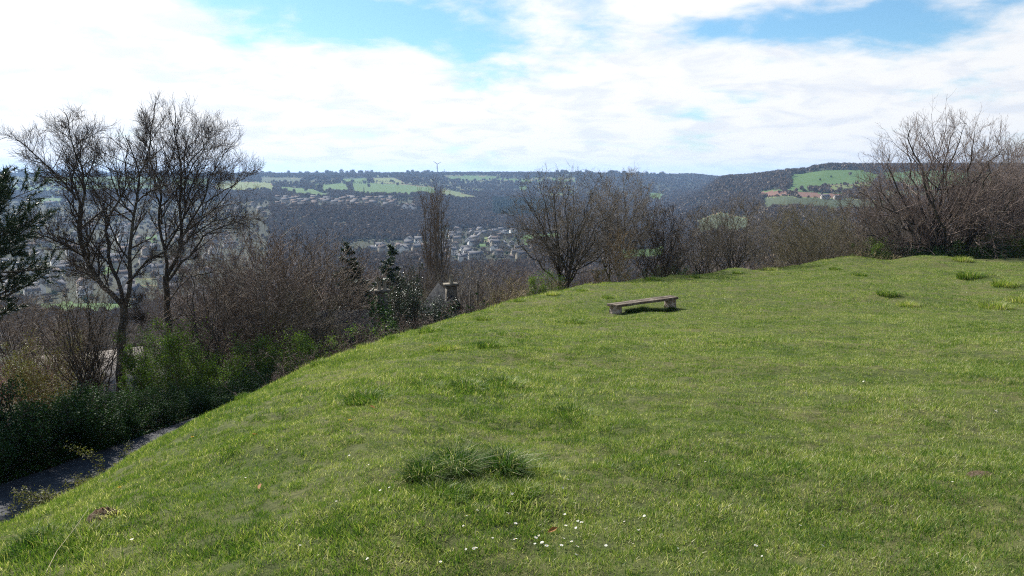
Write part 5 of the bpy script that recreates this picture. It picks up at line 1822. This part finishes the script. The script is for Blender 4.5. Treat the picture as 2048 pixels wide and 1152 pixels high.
def far_crown(seed, mat_, H=10.0, W=9.0, n=620, size=.95):
    """upright twig sprays (thin triangles) fanning out through a domed, lobed crown"""
    r = np.random.default_rng(seed)
    lob = unit(r.normal(size=(9, 3)) * np.array([1, 1, .7]) + np.array([0, 0, .5])) * np.array([W * .27, W * .27, H * .26]) + np.array([0, 0, H * .56])
    i = r.integers(0, 9, n)
    c = lob[i] + r.normal(0, 1, (n, 3)) * np.array([W * .12, W * .12, H * .11])
    c[:, 2] = np.clip(c[:, 2], .1 * H, H)
    d = unit(c - np.array([0, 0, H * .25]) + r.normal(0, 1.2, (n, 3)))
    q = unit(np.cross(d, r.normal(size=(n, 3))))
    s = size * r.uniform(.6, 1.5, n)[:, None]
    V = np.stack([c - d * s * .9 + q * s * .28, c - d * s * .9 - q * s * .28, c + d * s], 1).reshape(-1, 3)
    F = np.arange(n * 3).reshape(n, 3)
    # the dense heart of the crown: a lobed dome
    nu, nv = 12, 7
    a = np.linspace(0, 2 * np.pi, nu, endpoint=False)
    e = np.linspace(-.75, 1.45, nv)
    aa, ee = np.meshgrid(a, e, indexing='ij')
    rr = .80 + .28 * fbm(np.cos(aa) * 1.6 + seed, np.sin(aa) * 1.6 + ee * 1.3, seed) + r.normal(0, .03, aa.shape)
    D = np.stack([np.cos(aa) * np.cos(ee) * W * .36, np.sin(aa) * np.cos(ee) * W * .36, np.sin(ee) * H * .36 + 0 * aa], -1) * rr[..., None] + np.array([0, 0, H * .52])
    ii = np.arange(nu * nv).reshape(nu, nv)
    nx = np.roll(ii, -1, 0)
    Q = np.stack([ii[:, :-1], nx[:, :-1], nx[:, 1:], ii[:, 1:]], -1).reshape(-1, 4)
    T = np.concatenate([Q[:, [0, 1, 2]], Q[:, [0, 2, 3]]]) + len(V)
    return mesh_np('crown', np.concatenate([V, D.reshape(-1, 3)]), [np.concatenate([F, T])], [mat_], True)


fc = [far_crown(101, M['far_twig']), far_crown(102, M['far_twig'], 11, 8.0), far_crown(103, M['far_twig'], 8.5, 9.5), far_crown(104, M['far_twig'], 9.5, 8.5, 300, 1.1)]
fg = [far_crown(105, M['far_green'], 8, 8, 420, .8)]
V, F = tubes(np.array([[(0, 0, -1), (.1, 0, 2), (0, .1, 5), (.2, 0, 7)]]), np.array([[.38, .28, .2, .08]]), 5)
ftr = mesh_np('trunk', V, [F], [M['far_trunk']])


def spruce_crown(seed, H=14.0, W=5.0):
    r = np.random.default_rng(seed)
    n = 460
    q = r.random(n) ** .75
    a = r.uniform(0, 6.283, n)
    rr = W / 2 * (1 - q) * r.uniform(.4, 1.0, n) + .1
    c = np.stack([rr * np.cos(a) * .6, rr * np.sin(a) * .6, H * (.06 + .94 * q)], -1)
    d = unit(np.stack([np.cos(a), np.sin(a), r.uniform(-.7, .1, n)], -1))
    s = (.45 + .9 * (1 - q))[:, None]
    w_ = unit(np.cross(d, np.array([0, 0, 1.0]) + r.normal(0, .4, (n, 3)))) * s * .4
    V = np.stack([c + w_, c - w_, c + d * s * 1.1], 1).reshape(-1, 3)
    return mesh_np('crown', V, [np.arange(n * 3).reshape(n, 3)], [M['needle_far']], False)


fs = [spruce_crown(106), spruce_crown(107, 12, 5.5)]

# individual trees standing in the far fields: (u, v of foot, kind, scale)
kinds_col = {'bare': bpy.data.collections.new('bare_crown_kinds'), 'green': bpy.data.collections.new('green_crown_kinds'), 'spruce': bpy.data.collections.new('spruce_crown_kinds')}
used = set()


def far_tree(u_, v_, kd, s_, lab, grp, k):
    p = hit(u_, v_, 300.0)
    cr_ = {'b': fc, 'g': fg, 's': fs}[kd]
    me = cr_[k % len(cr_)]
    root = thing('far_tree', lab, 'tree', (p.x, p.y, p.z - .3), k * 1.3, grp)
    root.scale = (s_,) * 3
    part('trunk', ftr, root)
    c = part('crown', me, root)
    if me.name not in used:
        used.add(me.name)
        kinds_col[{'b': 'bare', 'g': 'green', 's': 'spruce'}[kd]].objects.link(c)


GF = 'lone trees in the far fields'
FT = [(640, 384, 'b', 2.0, 'large bare tree standing in the middle of the green far fields'), (612, 384, 'b', 1.3, 'bare tree left of the large one in the green far fields'),
      (588, 384, 'b', 1.0, 'small bare tree at the left of the green far fields'), (660, 386, 'b', 1.4, 'bare tree touching the large one in the far fields'),
      (730, 368, 's', 1.2, 'dark conifer high in the green far fields'), (748, 366, 's', 1.4, 'tallest dark conifer high in the green far fields'), (705, 365, 'b', 1.3, 'bare tree by the hedge high in the far fields'),
      (765, 370, 'b', 1.0, 'small bare tree right of the dark conifers'), (738, 376, 'b', 1.2, 'bare tree below the dark conifers'), (795, 372, 'b', 1.0, 'bare tree at the right of the green far fields'),
      (728, 389, 's', 1.3, 'dark conifer at the lower edge of the far fields'), (722, 390, 'g', 1.0, 'green tree beside the lower dark conifer'), (560, 384, 'b', 1.2, 'bare tree at the far left of the green fields'),
      (1565, 383, 'b', 1.0, 'lone bare tree above the ploughed field'), (1592, 383, 'b', .8, 'small bare tree above the ploughed field'), (1607, 384, 'g', .8, 'green bush above the ploughed field'),
      (1700, 352, 'b', .8, 'small tree in the steep green pasture'), (1662, 356, 'g', .6, 'bush in the steep green pasture'), (1640, 362, 'g', .6, 'lower bush in the steep green pasture'),
      (880, 380, 'b', 1.3, 'bare tree where the far fields meet the wood'), (905, 366, 'b', 1.2, 'bare tree above the pointed end of the far fields'),
      (838, 430, 's', 1.0, 'dark conifer below the pale gabled house'), (803, 412, 's', 1.2, 'dark conifer beside the estate'), (776, 405, 's', 1.2, 'dark conifer behind the estate'), (813, 405, 's', 1.1, 'dark conifer right of the estate')]
for k, (u_, v_, kd, s_, lab) in enumerate(FT):
    far_tree(u_, v_, kd, s_, lab, GF, k)

# ---- houses of the valley
def house_kind(wall, roof, w_, d_, h_, rise, white=False):
    return dict(wall=prism_walls(w_, d_, h_, rise, M[wall]), roof=roof_mesh(w_, d_, h_, rise, M[roof], .35, .2), w=w_, d=d_, h=h_, rise=rise)


HK = [house_kind('render_cream', 'roof_brown', 9, 7, 5, 2.6), house_kind('stonewall', 'roof_grey', 10, 7, 5, 3.0), house_kind('render_white', 'roof_grey', 9, 7, 5.2, 2.8),
      house_kind('render_cream', 'roof_grey', 13, 7, 4.8, 2.4), house_kind('render_white', 'roof_brown', 8, 7, 5.4, 2.8)]
win = slab('window', 1.1, .1, 1.3, M['glass'])
chm = slab('chimney', .9, .7, 1.7, M['stonewall'])
door = slab('door', 1.0, .1, 2.1, M['roof_brown'])


def house(p, kd, rot, label, group=None, s=1.0, detail=True, sink=0.0):
    k = HK[kd]
    root = thing('house', label, 'house', (p.x, p.y, p.z - sink), rot, group)
    root.scale = (s,) * 3
    part('wall', k['wall'], root)
    rf = part('roof', k['roof'], root)
    c = obj('chimney', chm, rf)
    c.location = (k['w'] * .36, 0, k['h'] + k['rise'] - .6)
    if detail:
        for zz in (1.0, 3.3):
            for q in (-.3, .3) if zz < 2 else (-.3, 0, .3):
                wn = part('window', win, root)
                wn.location = (q * k['w'], -k['d'] / 2 - .03, zz)
        dr_ = part('door', door, root)
        dr_.location = (0, -k['d'] / 2 - .03, 0.0)
        for zz in (1.0, 3.3):
            wn = part('window', win, root)
            wn.location = (-k['w'] / 2 - .03, 0, zz)
            wn.rotation_euler = (0, 0, math.pi / 2)
    return root


rh = random.Random(5)
HP = []
# named houses
for (u_, v_, kd, rot, s_, lab) in [
        (818, 488, 2, 1.2, 1.15, 'white gabled house at the left end of the valley village'), (838, 488, 2, .2, 1.2, 'long white house right of the white gabled one'),
        (812, 423, 4, 1.3, 1.7, 'pale sunlit gabled house at the right end of the estate'), (824, 424, 4, 1.3, 1.7, 'second pale gable of the large house right of the estate'),
        (760, 500, 2, .4, 1.1, 'white house alone at the left of the village, beyond the small spruce'), (905, 477, 2, .3, 1.2, 'white house just right of the poplar'),
        (138, 492, 2, 1.3, 1.3, 'white house above the pine branch in the left valley'), (147, 511, 4, .9, 1.4, 'white gabled house below the other white one in the left valley'),
        (105, 414, 3, .2, 1.8, 'bright-roofed long building high in the left valley'), (930, 507, 2, .5, 1.1, 'white house in the middle of the village'),
        (905, 510, 2, 1.0, 1.1, 'white house right of the poplar foot'), (938, 488, 2, 1.3, 1.1, 'white house beside the yellow-green garden field'),
        (990, 488, 0, .6, 1.3, 'stone house at the right end of the village'), (812, 500, 3, .1, 1.0, 'low cream house below the white gabled one'),
        (1650, 398, 3, .1, .9, 'long white farm shed below the ploughed field'), (1676, 399, 3, .05, .9, 'second long white farm shed, right of the first'),
        (205, 350, 3, .1, 4.2, 'large dark block on the left horizon seen through the tall tree')]:
    p = hit(u_, v_, 300.0)
    HP.append((p.x, p.y))
    house(p, kd, rot, lab, 'named houses of the valley', s_, True)


HROWS = []
LOOK = ['cream brown-roofed', 'stone grey-roofed', 'white grey-roofed', 'long cream', 'white brown-roofed']


def scatter_houses(n, urng, vrng, kinds, lab, grp, mind, fn=None, rots=(0, 6.28), detail=True, s=1.0):
    made = tries = 0
    while made < n and tries < n * 30:
        tries += 1
        u_, v_ = rh.uniform(*urng), rh.uniform(*vrng)
        if fn and not fn(u_, v_):
            continue
        p = hit(u_, v_, 300.0)
        if any((p.x - a) ** 2 + (p.y - b) ** 2 < mind ** 2 for a, b in HP):
            continue
        HP.append((p.x, p.y))
        kd_ = rh.choice(kinds)
        ho = house(p, kd_, rh.uniform(*rots), lab, grp, s * rh.uniform(.9, 1.15), detail)
        q_ = (u_ - urng[0]) / (urng[1] - urng[0])
        zone = ('left part' if q_ < .34 else 'middle' if q_ < .67 else 'right part') if n > 20 else 'whole'
        HROWS.append((ho, u_, LOOK[kd_] + ' houses, ' + (zone + ' of ' if n > 20 else '') + lab))
        made += 1


scatter_houses(62, (555, 800), (399, 416), [0, 0, 0, 3, 1], 'hillside estate', 'houses of the hillside estate', 17, rots=(-.25, .25), detail=False, s=1.1)
scatter_houses(46, (880, 1045), (462, 528), [1, 1, 2, 0, 3], 'valley village', 'houses of the valley village', 17, lambda u, v: v > 455 + abs(u - 930) * .1)
scatter_houses(10, (690, 850), (484, 512), [2, 0, 1], 'village left of the poplar', 'village houses left of the poplar', 18, lambda u, v: v > 512 - (u - 690) * .14)
scatter_houses(105, (40, 530), (408, 520), [0, 1, 3, 0, 2], 'left hillside', 'houses of the left valley', 18, lambda u, v: v < 520 and not (470 < u and v > 440), detail=False)
scatter_houses(40, (0, 420), (520, 604), [0, 1, 3, 2], 'left valley floor', 'houses of the left valley floor', 17)

order_labels(HROWS)
# ---- woods and hedges as masses, instanced crowns
r = np.random.default_rng(77)
HPA = np.array(HP)


def wood_sample(n, y0, y1, s0, s1):
    y = y0 * (y1 / y0) ** r.random(n) if False else np.sqrt(r.uniform(y0 ** 2, y1 ** 2, n))
    ph = r.uniform(phi_of(-120), phi_of(2170), n)
    x = y * np.tan(ph)
    inf = np.zeros(n, bool)
    for kd, pl, _ in FIELD_POLYS:
        inf |= inpoly(x, y, pl)
    u, v = to_px(x, y, ground(x, y))
    return x, y, u, v, inf, r.uniform(s0, s1, n)


def not_near(x, y, d):
    k = np.ones(len(x), bool)
    for a, b in HPA:
        k &= ((x - a) ** 2 + (y - b) ** 2 > d * d)
    return k


# settlement: thin out the trees where houses stand
def settled(u, v):
    return (((u < 540) & (v > 404) & (v < 610)) | ((u > 545) & (u < 830) & (v > 397) & (v < 417)) | ((u > 870) & (u < 1060) & (v > 458) & (v < 535)) | ((u > 680) & (u < 860) & (v > 482) & (v < 515)))


X_, Y_, S_ = [], [], []
for (n, y0, y1, s0, s1) in ((9000, 260, 700, .5, .9), (19000, 700, 1500, .65, 1.15), (26000, 1500, 2600, .7, 1.2), (22000, 2600, 4600, .9, 1.4)):
    x, y, u, v, inf, s = wood_sample(n, y0, y1, s0, s1)
    keep = ~inf & not_near(x, y, 11)
    st = settled(u, v)
    keep &= ~st | (r.random(n) < .22)
    s = np.where(st, s * .55, s)
    # open pasture mixed into the far plateau
    open_ = (fbm(x / 260, y / 200, 55) > .53) & (y > 2300) & (u < 1150)
    keep &= ~open_ | (r.random(n) < .25)
    conif = (u > 985) & (u < 1100) & (v > 400) & (v < 436)
    keep &= ~conif
    X_.append(x[keep]); Y_.append(y[keep]); S_.append(s[keep])
X_, Y_, S_ = np.concatenate(X_), np.concatenate(Y_), np.concatenate(S_)
# taller trees breaking the skyline of the far plateau
nq = 420
yq = r.uniform(3750, 4350, nq)
uq = r.uniform(-60, 1330, nq)
kq = fbm(uq / 60, uq * 0, 63) > .42
X_ = np.concatenate([X_, (yq * np.tan(phi_of(uq)))[kq]]); Y_ = np.concatenate([Y_, yq[kq]])
S_ = np.concatenate([S_, (r.uniform(1.2, 2.6, nq) * (.5 + fbm(uq / 35, uq * 0 + 4, 64)))[kq]])
points_stuff('hillside_wood', 'purple-brown bare winter woodland covering the far hillsides', X_, Y_, S_, kinds_col['bare'], 1)
# green-leaved and ivy-clad trees among the gardens and slopes
x, y, u, v, inf, s = wood_sample(9000, 300, 3000, .5, .95)
st = settled(u, v)
keep = ~inf & not_near(x, y, 10) & (st & (r.random(len(x)) < .5) | (r.random(len(x)) < .10))
points_stuff('garden_trees', 'dull green garden trees and bushes between the valley houses', x[keep], y[keep], s[keep] * .75, kinds_col['green'], 2, 'trees')
# spruce plantation in the side valley
x, y, u, v, inf, s = wood_sample(90000, 1300, 2700, .9, 1.3)
keep = (u > 985) & (u < 1110) & (v > 402) & (v < 434) & (r.random(len(x)) < .6)
points_stuff('spruce_plantation', 'dark green spruce plantation in the wooded side valley', x[keep], y[keep], s[keep], kinds_col['spruce'], 3)
# hedges round the far fields
hx, hy, hs = [], [], []
for kd, pl, px in FIELD_POLYS:
    for i in range(len(pl)):
        a, b = np.array(pl[i]), np.array(pl[(i + 1) % len(pl)])
        L = np.linalg.norm(b - a)
        m = max(2, int(L / 7))
        if r.random() < .15:
            continue
        t = (np.arange(m) + r.random(m)) / m
        q = a + (b - a) * t[:, None] + r.normal(0, 2.0, (m, 2))
        hx.append(q[:, 0]); hy.append(q[:, 1])
        hs.append(np.where(r.random(m) < .12, r.uniform(.6, 1.0, m), r.uniform(.22, .42, m)))
points_stuff('hedgerows', 'dark hedgerows with scattered trees dividing the far fields', np.concatenate(hx), np.concatenate(hy), np.concatenate(hs), kinds_col['bare'], 4, 'hedge')


# ================================================================== WIND TURBINES
M['turbine'] = noisy('turbine_grey', [(0, (0.30, 0.31, 0.33)), (1, (0.36, 0.37, 0.39))], .1, .5, 0)


def turbine(label, u_, v_hub, y_, blade, ang0, tw):
    p = at(u_, v_hub, y_)
    zb_ = gz(p.x, p.y)
    H = p.z - zb_
    root = thing('wind_turbine', label, 'wind turbine', (p.x, p.y, zb_))
    part('tower', tube_mesh('tower', [(0, 0, -2), (0, 0, H * .5), (0, 0, H)], tw, tw * .6, M['turbine'], 12), root)
    nac = part('nacelle', tube_mesh('nacelle', [(0, -4, H + .5), (0, -2.5, H + .5), (0, 3, H + .5), (0, 4.2, H + .5)], 1.0, 1.2, M['turbine'], 10), root)
    part('hub', tube_mesh('hub', [(0, -5.6, H + .5), (0, -5, H + .5), (0, -3.8, H + .5)], .3, 1.3, M['turbine'], 10), root)
    for k in range(3):
        a = ang0 + k * 2.0944
        d = np.array([math.sin(a), 0, math.cos(a)])
        e = np.array([math.cos(a), 0, -math.sin(a)])
        V = []
        for q, wd, th in ((.02, .8, .7), (.18, 1.7, .5), (.55, 1.2, .3), (1.0, .3, .1)):
            c = np.array([0, -4.8, H + .5]) + d * blade * q
            V += [c - e * wd, c + np.array([0, th, 0]), c + e * wd, c - np.array([0, th, 0])]
        F = [(s * 4 + i, s * 4 + (i + 1) % 4, s * 4 + 4 + (i + 1) % 4, s * 4 + 4 + i) for s in range(3) for i in range(4)]
        part('blade', mesh_np('blade', V, [F], [M['turbine']]), root)


turbine('tall wind turbine on the horizon above the poplar', 874.5, 328, 3900, 25, -.95, 2.3)
turbine('tiny distant wind turbine right of the tall one on the horizon', 888, 342.5, 4300, 12, .3, 1.6)

# ================================================================== AIR
m_, t = new_mat('air_haze')
pv = t.n('ShaderNodeVolumePrincipled')
pv.inputs['Color'].default_value = (0.36, 0.60, 1.0, 1)
pv.inputs['Density'].default_value = 0.000075
pv.inputs['Anisotropy'].default_value = 0.25
t.n('ShaderNodeOutputMaterial', i_Volume=pv.outputs[0])
zlo, zhi = float(ZZ.min()) - 3.0, 110.0
hz = slab('haze', 15400, 14000, zhi - zlo, m_)
o = obj('haze', hz, None, (0, 4500.0, zlo))
tag(o, kind='stuff', label='thin bluish haze filling the valley air', cat='haze')
